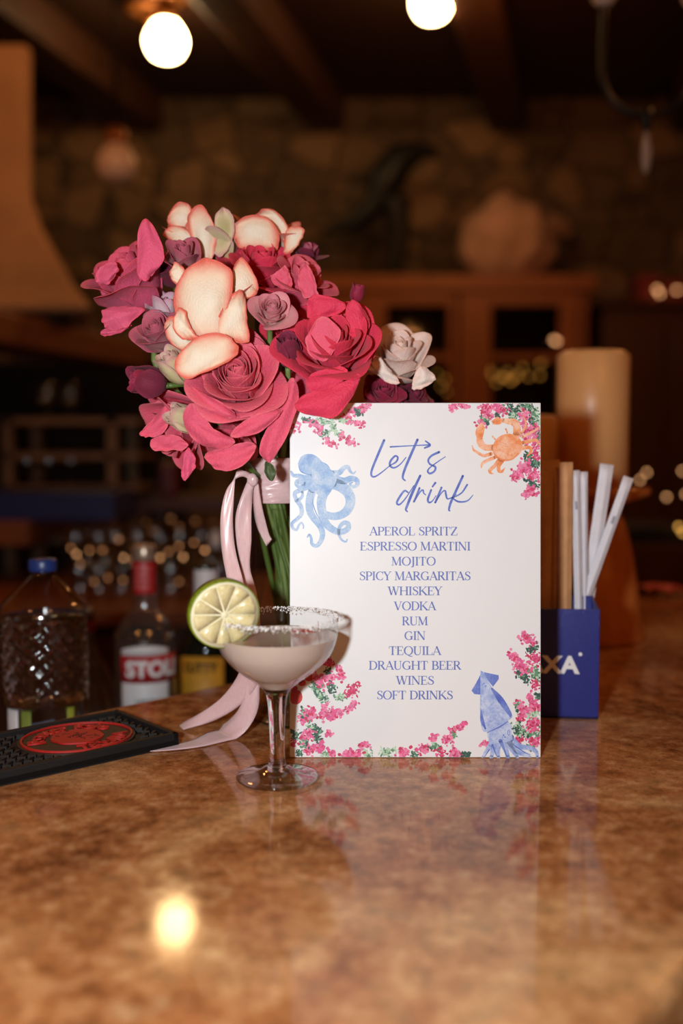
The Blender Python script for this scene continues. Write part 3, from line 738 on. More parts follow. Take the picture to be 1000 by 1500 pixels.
def lerp(a, b_, t): return a + (b_ - a) * t
def interp(lst, t):
    x = t * (len(lst) - 1); i = min(int(x), len(lst) - 2); return lerp(lst[i], lst[i + 1], x - i)
def add_petal(b, L, Wd, th, phi, r0=.05, z0=0, cup=1.0, rho_min=.18, curl=.0, wav=.03, seed=0, nu=10, nv=12, point=.0, spiral=0.0):
    """one petal in unit rose space; th = midline angles from vertical (deg), foot to tip"""
    lay = b.verts.layers.float.get('rim') or b.verts.layers.float.new('rim')
    r, z_ = r0, z0; mid = [(r, z_, math.radians(th[0]))]
    N = 40
    for j in range(N):
        a = math.radians(interp(th, (j + .5) / N)); r += math.sin(a) * L / N; z_ += math.cos(a) * L / N; mid.append((r, z_, a))
    grid = []
    for j in range(nv + 1):
        row = []
        for i in range(nu + 1):
            u = 2 * i / nu - 1; v = j / nv
            tmax = 1 - .40 * abs(u) ** 2.6 + point * (1 - abs(u)) ** 2
            t = min(v * tmax, 1.0)
            x = t * N; k = min(int(x), N - 1); f = x - k
            mr, mz, ma = (lerp(mid[k][q], mid[k + 1][q], f) for q in range(3))
            if v * tmax > 1: mr += math.sin(ma) * (v * tmax - 1) * L; mz += math.cos(ma) * (v * tmax - 1) * L
            w_ = Wd * (.30 + .70 * (1 - (1 - min(t / .62, 1)) ** 1.8))
            s = u * w_
            rho = max(abs(mr) * cup, rho_min)
            ang = max(-2.4, min(2.4, s / rho))
            e = max(0, abs(u) - .55) / .45
            nz = noise.noise(Vector((u * 1.5 + seed * 7.1, t * 2.2, seed * 3.7))) * wav * (.3 + t)
            nz += noise.noise(Vector((u * 4 + seed * 2.3, t * 4, seed * 9.1))) * wav * .45 * max(abs(u), t) ** 2
            off = curl * e * e * t * w_ + nz + spiral * u * .06
            nr, nzv = math.cos(ma), -math.sin(ma)       # outward normal of the midline
            x_ = (mr - rho) + rho * math.cos(ang) + off * nr * math.cos(ang)
            y_ = rho * math.sin(ang) + off * nr * math.sin(ang)
            vv = b.verts.new((x_ * math.cos(phi) - y_ * math.sin(phi), x_ * math.sin(phi) + y_ * math.cos(phi), mz + off * nzv))
            vv[lay] = max(abs(u) ** 3 * min(1, t * 1.6), v ** 3.2) * .92 + .05
            row.append(vv)
        grid.append(row)
    for j in range(nv):
        for i in range(nu): b.faces.new((grid[j][i], grid[j][i + 1], grid[j + 1][i + 1], grid[j + 1][i]))

BIND = W(398, 722, .925)             # where the stems are tied together
VC = Vector((W(446, 800, .965).x, .965, CT))
rb = random.Random(21)
def rose(label, cat, px, y, R, facing, mat, n_in=9, n_out=9, openness=.5, roll=.6, H=1.15, seed=1, name='rose', extra=(), stem=True, twist=0, keep=None, wav=.035, mat_out=None, bud=False, group='flowers of the bouquet', stem_mat=None):
    """px: photo position of the bloom's middle, R bloom radius in photo pixels at its distance"""
    f = Vector(facing).normalized()
    Rm = R / pxm(y)
    q = f.to_track_quat('Z', 'Y') @ Matrix.Rotation(math.radians(twist), 3, 'Z').to_quaternion()
    c = W(px[0], px[1], y)
    foot = c - f * (Rm * H * .62)
    root = thing(name, label, cat, foot.to_tuple(), 0, group)
    root.rotation_mode = 'QUATERNION'; root.rotation_quaternion = q
    root.scale = (Rm, Rm, Rm)
    rg = random.Random(seed)
    b = bmesh.new()
    for i in range(n_in):
        g = i / max(1, n_in - 1)
        phi = i * 2.39996 + rg.uniform(-.2, .2)
        th = [lerp(14, 42, g), lerp(8, 22, g * openness * 1.6), lerp(-16, 4, g) + 10 * openness, lerp(-26, 14 * openness * 2, g)]
        add_petal(b, H * lerp(.86, .98, g), lerp(.30, .52, g), th, phi, lerp(.02, .06, g), .06, 1.0, lerp(.10, .26, g), .10 * g, wav * .7, seed + i * .37, 8, 9, .05, 1.0)
    solid(obj('bloom_centre', b, mat, root, recalc=False), .012, 1)
    for i in range(n_out):
        g = i / max(1, n_out - 1)
        phi = (n_in + i) * 2.39996 + rg.uniform(-.25, .25)
        th = [lerp(46, 72, g), lerp(24, 46, g * openness * 1.5), lerp(6, 30, g) * (openness + .5), lerp(14, 62, g) * (openness + .4) + rg.uniform(-8, 8), lerp(20, 120, g) * roll + 30 * openness]
        if bud: th = [lerp(62, 70, g), lerp(24, 30, g), 2, -8, lerp(-6, 40, roll)]
        b = bmesh.new()
        add_petal(b, H * lerp(.98, 1.12, g) * rg.uniform(.93, 1.07), lerp(.55, .72, g) * rg.uniform(.9, 1.1), th, phi, lerp(.05, .10, g), .02, lerp(.95, 1.25, g), .3, lerp(.2, .55, g) * roll, wav, seed * 1.7 + i, 12, 13, .03)
        solid(obj('petal', b, mat_out or mat, root, recalc=False), .014, 1)
    for k, e in enumerate(extra):
        b = bmesh.new()
        d = dict(L=1.15, Wd=.62, th=[60, 40, 40, 70, 110], phi=0, r0=.1, z0=0, cup=1.2, rho_min=.3, curl=.4, wav=wav, seed=seed * 3 + k * 1.3, nu=12, nv=14, point=.12)
        d.update(e); mt = d.pop('mat', mat_out or mat)
        d['phi'] = math.radians(d['phi'])
        add_petal(b, **d)
        solid(obj('petal', b, mt, root, recalc=False), .014, 1)
    # calyx and stem
    b = bmesh.new(); add_lathe(b, [(0, -.16), (.07, -.15), (.13, -.06), (.12, .03), (0, .06)], 12)
    obj('calyx', b, m_stem, root)
    if stem:
        inv = Matrix.LocRotScale(foot, q, (Rm, Rm, Rm)).inverted()
        j = Vector((rb.uniform(-.010, .010), rb.uniform(-.010, .010), 0))
        tgt = VC + Vector((rb.uniform(-.020, .034), rb.uniform(-.03, .03), .012 + rb.uniform(0, .01)))
        tgt = Vector((tgt.x, tgt.y, tgt.z))
        d0 = foot - f * min(.03, (foot - BIND).length * .3)
        path = [foot, d0, lerp(d0, BIND + j, .55) + Vector((0, 0, -.002)), BIND + j, lerp(BIND + j, tgt, .5) + Vector((rb.uniform(-.004, .004), 0, 0)), tgt]
        r = rb.uniform(.0022, .0031) / Rm
        obj('stem', tube([inv @ p for p in path], r, 8, 5), stem_mat or rb.choice((m_stem, m_stem, m_stemp)), root)
    return root

# camera looks along +y, so a bloom that faces the camera points to -y
rose('large deep pink rose leaning out at the far left of the bouquet, curled petals', 'rose', (190, 406), .90, 66, (-.36, -.46, .74), PM['violet'], 12, 12, .34, .6, 1.45, 3,
     extra=[dict(phi=150, L=1.2, th=[80, 70, 60, 80, 150])], wav=.06)
rose('big open coral pink rose at the front of the bouquet, just above the ribbon bow', 'rose', (348, 552), .840, 88, (.02, -.88, .46), PM['coral'], 16, 13, .60, .65, 1.0, 11, wav=.035,
     extra=[dict(phi=0, L=1.45, Wd=.62, th=[95, 92, 88, 96, 150])])
rose('tall crimson pink rose nodding over the top left corner of the menu board', 'rose', (488, 508), .846, 76, (.02, -.76, .60), PM['red'], 13, 13, .50, .60, 1.25, 17, wav=.05)
rose('crimson rose with ruffled petals at the top of the bouquet, behind the big cream bloom', 'rose', (382, 392), .915, 72, (.10, -.55, .80), PM['red'], 13, 11, .60, .65, 1.1, 23, wav=.05)
rose('pink rose turned away at the lower left of the bouquet, petals pointing down', 'rose', (256, 628), .89, 68, (-.62, -.46, -.40), PM['coral'], 9, 11, .55, .7, 1.2, 29, wav=.05)
rose('large cream rose with coral edges in the middle of the bouquet', 'rose', (316, 440), .856, 62, (-.02, -.42, .90), PM['cream'], 9, 6, .20, .35, 1.45, 31, wav=.03,
     extra=[dict(phi=-90, L=1.5, Wd=.95, th=[62, 22, 2, -6, 18], cup=1.1), dict(phi=-10, L=1.45, Wd=.75, th=[60, 26, 6, 4, 60], cup=1.1), dict(phi=190, L=1.4, Wd=.75, th=[60, 28, 8, 10, 70])])
rose('cream and coral rose at the top left of the bouquet', 'rose', (284, 344), .935, 46, (-.26, -.34, .90), PM['cream'], 5, 5, .16, .4, 1.75, 37, wav=.04)
rose('cream and coral rose at the top right of the bouquet', 'rose', (392, 350), .955, 54, (.12, -.34, .92), PM['cream'], 5, 6, .18, .5, 1.5, 41, wav=.04)
rose('pale blush rose standing alone at the right of the bouquet above the menu board', 'rose', (584, 520), .915, 60, (.0, -.62, .76), PM['blush'], 12, 9, .48, .6, 1.2, 43, wav=.05)
rose('small dusky pink rose facing forward at the right of the big cream rose', 'small rose', (398, 453), .838, 42, (.10, -.88, .45), PM['dusky'], 12, 7, .50, .5, 1.0, 47, wav=.03)
rose('small mauve rose bud between the far left pink rose and the top cream rose', 'small rose', (268, 374), .885, 36, (-.05, -.62, .75), PM['mauve'], 8, 5, .30, .4, 1.4, 51)
rose('small withered mauve rose at the left edge under the far left rose', 'small rose', (230, 486), .862, 44, (-.30, -.72, .60), PM['mauve'], 10, 8, .40, .5, 1.15, 53, wav=.05)
rose('pale lilac pink flower folded behind the withered mauve rose', 'flower', (242, 456), .895, 46, (.20, -.40, .85), PM['pale'], 4, 5, .35, .5, 1.4, 57, wav=.06)
rose('dark red bud on a green stem pointing left, lowest bud at the left side', 'bud', (210, 560), .852, 36, (-.84, -.46, .10), PM['wine'], 9, 6, .45, .7, 1.55, 59, mat_out=PM['maroon'], bud=True, wav=.05)
rose('dark maroon bud tucked between the two front pink roses', 'bud', (421, 510), .840, 34, (.02, -.55, .82), PM['maroon'], 7, 6, .15, .4, 1.4, 61, bud=True)
rose('tiny maroon bud poking up above the crimson rose at the right', 'bud', (523, 427), .905, 20, (.20, -.30, .90), PM['wine'], 6, 5, .15, .3, 1.4, 67, bud=True)
rose('dusky maroon bud at the upper right edge of the bouquet', 'bud', (449, 370), .945, 28, (.40, -.45, .75), PM['mauve'], 6, 5, .3, .3, 1.4, 71, mat_out=PM['maroon'])
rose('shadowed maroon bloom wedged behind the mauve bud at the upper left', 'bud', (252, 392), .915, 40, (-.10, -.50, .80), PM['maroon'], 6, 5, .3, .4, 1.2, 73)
rose('wine red carnation bloom peeking over the middle of the board top', 'carnation', (562, 575), .905, 42, (.10, -.70, .60), PM['wine'], 8, 8, .7, .8, .9, 79, wav=.14, name='carnation')
rose('wine red carnation at the bouquet\'s far right, under the blush rose', 'carnation', (606, 582), .925, 42, (.30, -.60, .60), PM['maroon'], 8, 8, .7, .8, .9, 83, wav=.14, name='carnation')
rose('cream pleated bud hanging beside the dark red bud', 'bud', (254, 534), .842, 30, (-.45, -.45, .62), PM['ivory'], 9, 7, .15, .5, 1.9, 89, wav=.09, bud=True)
rose('ivory pleated bud lying low behind the front coral rose', 'bud', (265, 612), .850, 28, (-.70, -.40, .40), PM['ivory'], 9, 7, .15, .5, 1.9, 91, wav=.09, bud=True)
rose('upright cream folded flower between the two top cream roses', 'flower', (330, 348), .930, 30, (.0, -.25, .95), PM['ivory'], 4, 4, .2, .3, 2.0, 93, wav=.07)
rose('red bloom in shade behind the small dusky rose', 'rose', (440, 408), .900, 52, (.35, -.55, .70), PM['coral'], 6, 8, .55, .7, 1.2, 97, wav=.05)
rose('crimson bloom filling the heart of the bouquet below the cream roses', 'rose', (425, 478), .895, 52, (.0, -.8, .5), PM['red'], 7, 7, .5, .6, 1.1, 99, wav=.05)
rose('wine red bloom low in the bouquet behind the board top', 'rose', (455, 560), .905, 56, (.1, -.6, .3), PM['wine'], 7, 7, .5, .6, 1.1, 101, wav=.05)
rose('pink bloom at the underside of the bouquet over the bow', 'rose', (332, 638), .880, 58, (-.10, -.55, -.70), PM['coral'], 5, 8, .6, .7, 1.1, 103, wav=.05)

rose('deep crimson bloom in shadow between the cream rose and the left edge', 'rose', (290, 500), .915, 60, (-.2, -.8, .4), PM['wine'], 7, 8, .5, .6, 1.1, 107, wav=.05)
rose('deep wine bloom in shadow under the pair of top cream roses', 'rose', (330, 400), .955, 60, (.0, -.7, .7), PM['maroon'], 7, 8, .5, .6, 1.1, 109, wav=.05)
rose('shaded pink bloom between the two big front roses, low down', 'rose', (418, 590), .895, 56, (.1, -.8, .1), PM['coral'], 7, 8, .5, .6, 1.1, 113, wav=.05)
# --- single large petals whose shape the photo shows clearly: each hangs from its rose
def sheet(parent, rows, y, mat, th=.0006, name='petal', rnd_=.80, ruf=.0020, bulge=.5, rp=3.2, flare=1.6):
    """soft surface through rows of (px, py, mm towards the camera) points, with a rounded outline and a wavy rim"""
    cr = [catmull(r, 6) for r in rows]
    cols = [catmull([r[i] for r in cr], 6) for i in range(len(cr[0]))]
    inv = (Matrix.LocRotScale(parent.location, parent.rotation_quaternion, parent.scale)).inverted() if parent is not None else Matrix()
    b = bmesh.new(); lay = b.verts.layers.float.new('rim')
    nu, nv = 15, 19; g = []
    sd = rows[0][0][0] * .13 + rows[0][0][1] * .07
    def ev(u, v):
        x = (u + 1) / 2 * (len(cols) - 1); yv = (v + 1) / 2 * (len(cols[0]) - 1)
        i, j = min(int(x), len(cols) - 2), min(int(yv), len(cols[0]) - 2); fx, fy = x - i, yv - j
        return [lerp(lerp(cols[i][j][k], cols[i + 1][j][k], fx), lerp(cols[i][j + 1][k], cols[i + 1][j + 1][k], fx), fy) for k in range(3)]
    for i in range(nu):
        rr = []
        for j in range(nv):
            u, v = 2 * i / (nu - 1) - 1, 2 * j / (nv - 1) - 1
            uu, vv_ = u * math.sqrt(max(0, 1 - rnd_ * v * v / 2)), v * math.sqrt(max(0, 1 - rnd_ * u * u / 2))
            p = ev(uu, vv_); e = max(abs(u), abs(v))
            d = noise.noise(Vector((uu * 1.3 + sd, vv_ * 1.6, sd * 3))) * ruf * 1300 * (.4 + e) + noise.noise(Vector((uu * 4 + sd, vv_ * 5, sd))) * ruf * 700 * e ** 3
            d += flare * max(0, (e - .62) / .38) ** 1.6 * (.7 + .9 * noise.noise(Vector((u * 1.1 + sd, v * 1.1, 31))))
            q = inv @ W(p[0] + 2.2 * noise.noise(Vector((u * 2.6 + sd, v * 2.6, 9))) * e ** 2, p[1] + 2.2 * noise.noise(Vector((u * 2.6 + sd, v * 2.6, 19))) * e ** 2, y - (p[2] * bulge + d) / 1000)
            vv = b.verts.new(q)
            vv[lay] = e ** rp
            rr.append(vv)
        g.append(rr)
    for i in range(nu - 1):
        for j in range(nv - 1): b.faces.new((g[i][j], g[i + 1][j], g[i + 1][j + 1], g[i][j + 1]))
    s = (parent.scale.x if parent is not None else 1)
    return solid(obj(name, b, mat, parent, recalc=False), th / s, 1)
byname = {}
for o in COL.objects:
    if 'label' in o and o.type == 'EMPTY': byname[o['label']] = o
def find(k): return next(o for l, o in byname.items() if k in l)
fr, cr_, cs, lf, ll, bl = find('big open coral'), find('large cream rose'), find('tall crimson'), find('far left of the bouquet, curled'), find('lower left of the bouquet'), find('pale blush rose')
# front coral rose: right hanging petal, broad lower petals
sheet(fr, [[(414, 556, -4), (428, 552, 6), (444, 566, 0)], [(413, 590, 4), (424, 585, 13), (438, 590, 4)], [(392, 625, 6), (404, 628, 16), (424, 632, 6)], [(378, 655, 2), (392, 664, 12), (412, 655, 4)], [(382, 672, -4), (394, 678, 2), (404, 670, -2)]], .835, PM['coral'])
sheet(fr, [[(296, 660, -8), (330, 655, 2), (372, 640, -2)], [(300, 672, -6), (335, 672, 7), (376, 655, 2)], [(312, 690, -8), (338, 690, 4), (370, 676, 0)]], .835, PM['coral'])
sheet(fr, [[(262, 594, -6), (284, 590, 6), (304, 604, 4)], [(268, 620, 0), (290, 622, 13), (312, 628, 8)], [(284, 646, 0), (310, 646, 16), (340, 640, 8)], [(300, 656, -4), (328, 657, 8), (358, 650, 2)]], .835, PM['coral'])
sheet(fr, [[(332, 632, 4), (338, 640, 10), (352, 642, 6)], [(362, 612, 8), (372, 626, 18), (376, 636, 8)], [(396, 598, 6), (404, 606, 15), (402, 616, 6)], [(408, 596, 0), (413, 602, 6), (408, 608, 2)]], .828, PM['coral'])
sheet(fr, [[(278, 562, 0), (282, 570, 6), (286, 578, 0)], [(300, 576, 8), (302, 590, 15), (304, 600, 6)], [(330, 592, 10), (330, 604, 18), (330, 612, 8)], [(348, 604, 6), (346, 610, 10), (344, 616, 4)]], .828, PM['coral'])
# crimson rose: broad rolled petal in front of the board's corner
sheet(cs, [[(428, 580, -2), (432, 598, 4), (440, 611, -4)], [(455, 572, 8), (460, 592, 18), (466, 612, 6)], [(490, 566, 10), (494, 588, 20), (490, 612, 8)], [(520, 548, 6), (520, 566, 14), (512, 588, 6)], [(522, 540, 0), (528, 552, 6), (524, 566, 0)]], .822, PM['red'])
sheet(cs, [[(447, 484, 6), (470, 462, 8), (498, 470, 6)], [(446, 502, 10), (472, 490, 16), (500, 486, 10)], [(454, 522, 8), (474, 518, 14), (494, 506, 8)], [(466, 530, 0), (476, 530, 4), (486, 522, 0)]], .833, PM['coral'], rnd_=.9, bulge=.25, flare=3)
sheet(cs, [[(446, 446, 2), (456, 432, 8), (480, 428, 4)], [(450, 462, 4), (472, 452, 12), (506, 446, 4)], [(456, 472, 0), (478, 466, 6), (504, 462, 0)]], .846, PM['red'])
sheet(cs, [[(450, 544, 2), (448, 562, 8), (452, 578, 2)], [(476, 540, 6), (478, 560, 14), (478, 576, 6)], [(506, 530, 4), (510, 546, 10), (506, 560, 4)]], .832, PM['red'])
sheet(cs, [[(504, 440, 0), (520, 440, 4), (536, 452, -6)], [(506, 466, 6), (526, 466, 10), (542, 474, -4)], [(504, 494, 6), (522, 496, 8), (536, 498, -2)]], .846, PM['red'])
# cream rose: the petal folded down in front, the big smooth front petals
kw = dict(rnd_=.50, rp=2.0, bulge=.30, ruf=.0026, flare=3.2)
sheet(cr_, [[(250, 542, -6), (258, 524, 2), (270, 504, 0)], [(272, 556, 0), (280, 530, 14), (294, 490, 6)], [(300, 546, 0), (310, 524, 14), (322, 487, 6)], [(344, 528, -6), (350, 512, 4), (344, 492, 0)]], .820, PM['cream'], **kw)
sheet(cr_, [[(338, 398, 8), (354, 376, 8), (378, 408, -6)], [(332, 420, 10), (352, 416, 12), (378, 428, -4)], [(328, 436, 4), (346, 438, 6), (366, 440, -2)]], .840, PM['cream'], **kw)
sheet(cr_, [[(330, 436, 8), (350, 424, 10), (362, 434, 0)], [(318, 468, 14), (342, 464, 18), (362, 470, 0)], [(308, 500, 4), (334, 502, 10), (372, 506, 2)]], .829, PM['cream'], **kw)
sheet(cr_, [[(258, 456, -2), (262, 450, 4), (272, 452, 4)], [(252, 478, 0), (264, 476, 6), (280, 480, 4)], [(266, 500, 0), (280, 498, 6), (296, 496, 2)]], .823, PM['cream'], **kw)
sheet(cr_, [[(270, 390, 20), (290, 380, 16), (312, 378, 20), (348, 388, 18)], [(254, 426, 0), (284, 424, 22), (316, 420, 26), (342, 422, 8)], [(258, 464, -4), (286, 464, 26), (314, 462, 30), (334, 454, 6)], [(288, 504, -8), (300, 506, 8), (316, 508, 10), (330, 498, 0)]], .829, PM['cream'], **kw)
sheet(cr_, [[(250, 392, 2), (258, 384, 8), (272, 396, 4)], [(248, 402, 6), (260, 402, 12), (274, 408, 6)], [(252, 414, 0), (262, 420, 4), (272, 420, 0)]], .838, PM['cream'], **kw)
sheet(cr_, [[(236, 472, 0), (254, 462, 6), (270, 484, 4)], [(244, 494, 2), (264, 494, 8), (290, 500, 6)], [(258, 514, -4), (276, 514, 0), (300, 508, 0)]], .850, PM['cream'], **kw)
c7, c8, iv_, c4 = find('rose at the top left of the bouquet'), find('rose at the top right of the bouquet'), find('upright cream folded'), find('crimson rose with ruffled')
kw = dict(rnd_=.6, rp=2.0, bulge=.35, ruf=.0024, flare=3.0)
sheet(c7, [[(242, 318, 0), (260, 296, 4), (280, 298, 2)], [(246, 328, 4), (268, 318, 10), (288, 322, 6)], [(260, 338, 0), (278, 336, 4), (294, 342, 2)]], .925, PM['cream'], **kw)
sheet(c7, [[(232, 344, 0), (252, 330, 6), (280, 336, 4)], [(248, 352, 4), (270, 347, 12), (294, 360, 6)], [(264, 362, -2), (284, 366, 4), (304, 388, 0)]], .918, PM['cream'], **kw)
sheet(c7, [[(270, 310, 2), (292, 299, 8), (310, 314, 0)], [(274, 335, 6), (296, 333, 14), (318, 340, 2)], [(286, 364, 4), (300, 366, 10), (316, 364, 0)], [(296, 390, -2), (304, 392, 2), (310, 388, -2)]], .915, PM['cream'], **kw)
sheet(c8, [[(364, 318, 0), (390, 304, 6), (414, 314, 0)], [(386, 322, 4), (408, 322, 8), (424, 340, 0)], [(398, 344, 0), (412, 352, 4), (424, 368, -2)]], .932, PM['cream'], **kw)
sheet(c8, [[(340, 324, 0), (370, 314, 6), (402, 320, 0)], [(340, 345, 4), (372, 338, 14), (410, 346, 2)], [(346, 368, 0), (378, 366, 8), (410, 372, 0)]], .920, PM['cream'], **kw)
sheet(c8, [[(416, 336, 0), (432, 330, 4), (450, 334, 0)], [(416, 354, 2), (430, 352, 6), (442, 350, 0)], [(412, 372, -2), (424, 372, 2), (432, 366, -2)]], .925, PM['cream'], **kw)
sheet(iv_, [[(312, 312, 0), (326, 304, 4), (345, 310, 0)], [(314, 332, 3), (328, 328, 8), (344, 334, 2)], [(316, 354, 2), (326, 350, 7), (340, 354, 1)], [(308, 376, 0), (322, 376, 4), (332, 374, 0)]], .915, PM['ivory'], **kw)
sheet(c4, [[(436, 396, 0), (446, 384, 4), (458, 394, 0)], [(436, 416, 4), (450, 412, 9), (464, 420, 2)], [(444, 440, 0), (458, 438, 4), (472, 448, -2)]], .872, PM['coral'], **kw)
sheet(c4, [[(392, 402, 2), (408, 396, 6), (418, 384, 2)], [(398, 414, 4), (416, 412, 10), (424, 400, 4)], [(414, 424, 0), (424, 424, 4), (430, 416, 0)]], .880, PM['coral'], **kw)
# far left rose: the two folded petals below
sheet(lf, [[(146, 460, 4), (152, 452, 10), (184, 444, 4)], [(150, 474, 10), (178, 462, 18), (212, 452, 6)], [(156, 490, -2), (186, 480, 8), (210, 458, 0)]], .872, PM['violet'])
sheet(lf, [[(150, 480, -4), (172, 476, 4), (194, 470, -2)], [(146, 488, 0), (168, 486, 8), (192, 478, 2)], [(148, 494, -4), (160, 492, 2), (176, 488, -2)]], .875, PM['hot'])
sheet(lf, [[(136, 400, 2), (150, 388, 8), (172, 378, 6)], [(140, 412, 8), (156, 404, 16), (174, 394, 12)], [(150, 420, 2), (160, 416, 8), (170, 404, 6)]], .862, PM['violet'])
sheet(lf, [[(194, 334, 0), (214, 320, 4), (238, 340, 0)], [(200, 370, 8), (220, 364, 14), (242, 376, 4)], [(200, 402, 8), (214, 396, 14), (230, 396, 4)], [(206, 414, 2), (214, 412, 6), (222, 406, 0)]], .866, PM['hot'])
# lower left rose: pointed petals
sheet(ll, [[(240, 592, -2), (248, 590, 4), (256, 600, 0)], [(222, 615, 2), (236, 612, 8), (250, 616, 2)], [(204, 634, -2), (218, 634, 4), (238, 636, 0)], [(206, 640, -4), (214, 640, 0), (222, 641, -2)]], .862, PM['coral'])
sheet(ll, [[(214, 642, -2), (244, 636, 6), (272, 640, 2)], [(220, 654, 2), (248, 648, 12), (276, 652, 4)], [(222, 664, -4), (246, 660, 4), (270, 662, 0)]], .858, PM['coral'])
sheet(ll, [[(268, 660, 0), (276, 656, 4), (286, 662, 0)], [(266, 686, 4), (276, 684, 10), (286, 684, 2)], [(264, 702, -2), (270, 705, 2), (276, 702, -2)]], .852, PM['hot'])
# blush rose: outer petals
sheet(bl, [[(542, 526, -2), (552, 520, 4), (562, 530, 0)], [(546, 540, 4), (562, 542, 10), (580, 552, 4)], [(550, 550, -2), (570, 562, 4), (592, 566, 0)]], .888, PM['blush'])
sheet(bl, [[(606, 540, 4), (620, 536, 6), (634, 544, -2)], [(604, 558, 6), (620, 556, 10), (638, 554, 0)], [(598, 576, -2), (614, 570, 4), (632, 564, -4)]], .890, PM['blush'])
# a green leaf under the front rose
tag(sheet(fr, [[(388, 672, 2), (392, 676, 5), (398, 676, 2)], [(386, 688, 5), (394, 690, 9), (404, 688, 5)], [(393, 702, 4), (398, 702, 6), (402, 700, 4)], [(397, 704, 2), (398, 705, 3), (399, 704, 2)]], .842, m_leaf, name='leaf'), 'small dull green leaf hanging over the ribbon')

# --- glass cylinder vase with water
vase = thing('glass_vase', 'clear cylindrical glass vase holding the bouquet stems, behind the menu board', 'vase', VC.to_tuple())
VR = .0525; VH = W(446, 748, VC.y - VR).z - CT
m_vase = thin_glass('vase_glass', (.93, .94, .92, 1), .02)
obj('vase_wall', lathe([(VR - .004, .0075), (VR, .004), (VR, VH)], 64), m_vase, vase)
obj('vase_base', lathe([(0, 0.0005), (VR - .003, .0005), (VR, .004), (VR - .004, .0075), (0, .0075)], 64), m_thick, vase)
obj('vase_rim', lathe([(VR - .003, VH), (VR, VH), (VR, VH + .0015), (VR - .003, VH + .0015), (VR - .003, VH)], 64), m_vase, vase)

# --- satin ribbon
M = Mat('pink_satin'); M.set(Roughness=.26, Base_Color=rgb(238, 190, 192)); v = M.coords(scale=(1, 1, .15)); g = M.noise(v, 900, 2)
M.color(M.ramp(g, [(.3, rgb(244, 204, 206)), (.7, rgb(252, 222, 222))])); M.bump(g, .05, .0003)
M.p.inputs['Anisotropic'].default_value = .4; M.p.inputs['Sheen Weight'].default_value = .3
tl = M.node('ShaderNodeBsdfTranslucent'); tl.inputs[0].default_value = rgb(238, 190, 192)
mx = M.node('ShaderNodeMixShader'); mx.inputs[0].default_value = .2
M.link(M.p.outputs[0], mx.inputs[1]); M.link(tl.outputs[0], mx.inputs[2]); M.link(mx.outputs[0], M.out.inputs[0])
m_satin = M.m
rib = thing('ribbon', 'pale pink satin ribbon tied round the flower stems with tails trailing on the bar', 'ribbon', BIND.to_tuple())
inv = Matrix.Translation(BIND).inverted()
# the wound band
b = bmesh.new()
prof = [(.0265, .026), (.0250, .016), (.0235, .006), (.0245, -.004), (.0255, -.013), (.0262, -.0145)]
def fold(r, z_, a): return r + .0011 * math.sin(5 * a + z_ * 260) * .6 + .0009 * math.sin(z_ * 900 + 2 * math.sin(a * 2))
add_lathe(b, catmull(prof, 5), 72, fold, (W(402, 712, .925).x - BIND.x, 0, W(402, 712, .925).z - BIND.z))
solid(obj('wrap', b, m_satin, rib), .0006)
def strip(name, st, n=7):
    """ribbon through stations (left px,py, right px,py, left y, right y); y None = lying on the bar"""
    b = bmesh.new(); q = []
    for s in st:
        pts = []
        for k in (0, 1):
            px, py, yy = s[2 * k], s[2 * k + 1], s[4 + k]
            p = G(px, py, CT + .0012) if yy is None else W(px, py, yy)
            pts.append(inv @ p)
        q.append(tuple(pts[0]) + tuple(pts[1]))
    q = catmull(q, n); rows = []; zmin = CT + .0011 - BIND.z
    for i, s in enumerate(q):
        A, B = Vector(s[:3]), Vector(s[3:]); row = []
        A.z, B.z = max(A.z, zmin), max(B.z, zmin)
        for k in range(5):
            t = k / 4
            row.append(b.verts.new(A.lerp(B, t) + Vector((0, .0006 * math.sin(t * 3.14 * 2 + i * .25), 0))))
        rows.append(row)
    for A, B in zip(rows, rows[1:]):
        for k in range(4): b.faces.new((A[k], A[k + 1], B[k + 1], B[k]))
    return solid(obj(name, b, m_satin, rib, recalc=False), .0004)
# outer loop tail: up from the knot, over and down behind the lime
strip('tail', [(368, 706, 372, 697, .884, .884), (356, 698, 358, 690, .876, .876), (342, 704, 346, 692, .874, .874), (330, 722, 342, 738, .872, .872), (323, 756, 341, 770, .870, .870), (324, 800, 345, 808, .868, .868), (333, 850, 356, 850, .868, .868),
               (346, 900, 368, 898, .868, .868), (352, 950, 374, 950, .866, .866), (350, 985, 376, 1000, .882, .880), (326, 1020, 352, 1032, .898, .894), (296, 1043, 312, 1056, .912, .908), (262, 1062, 268, 1069, None, None)])
# inner tail hanging straight, then trailing to the mat
strip('tail', [(364, 700, 374, 706, .886, .884), (352, 730, 370, 722, .880, .884), (345, 757, 368, 752, .880, .882), (346, 790, 368, 790, .882, .882), (352, 830, 366, 832, .884, .884), (356, 870, 376, 870, .884, .884), (362, 930, 382, 930, .882, .882),
               (362, 990, 380, 992, .884, .884), (350, 1038, 376, 1044, .892, .888), (318, 1068, 346, 1082, None, None), (280, 1084, 290, 1094, None, None), (232, 1094, 236, 1100, None, None), (198, 1097, 202, 1101, None, None)])
strip('tail', [(372, 700, 378, 706, .885, .885), (371, 738, 384, 744, .890, .890), (376, 770, 393, 780, .898, .898), (390, 800, 398, 790, .900, .900)])
b = bmesh.new(); kp = inv @ W(370, 703, .881)
bmesh.ops.create_icosphere(b, subdivisions=3, radius=.0045, matrix=Matrix.Translation(kp) @ Matrix.Diagonal((1.0, .7, 1.25, 1)))
for v in b.verts: v.co += (v.co - kp).normalized() * .0012 * noise.noise(v.co * 400)
obj('knot', b, m_satin, rib)
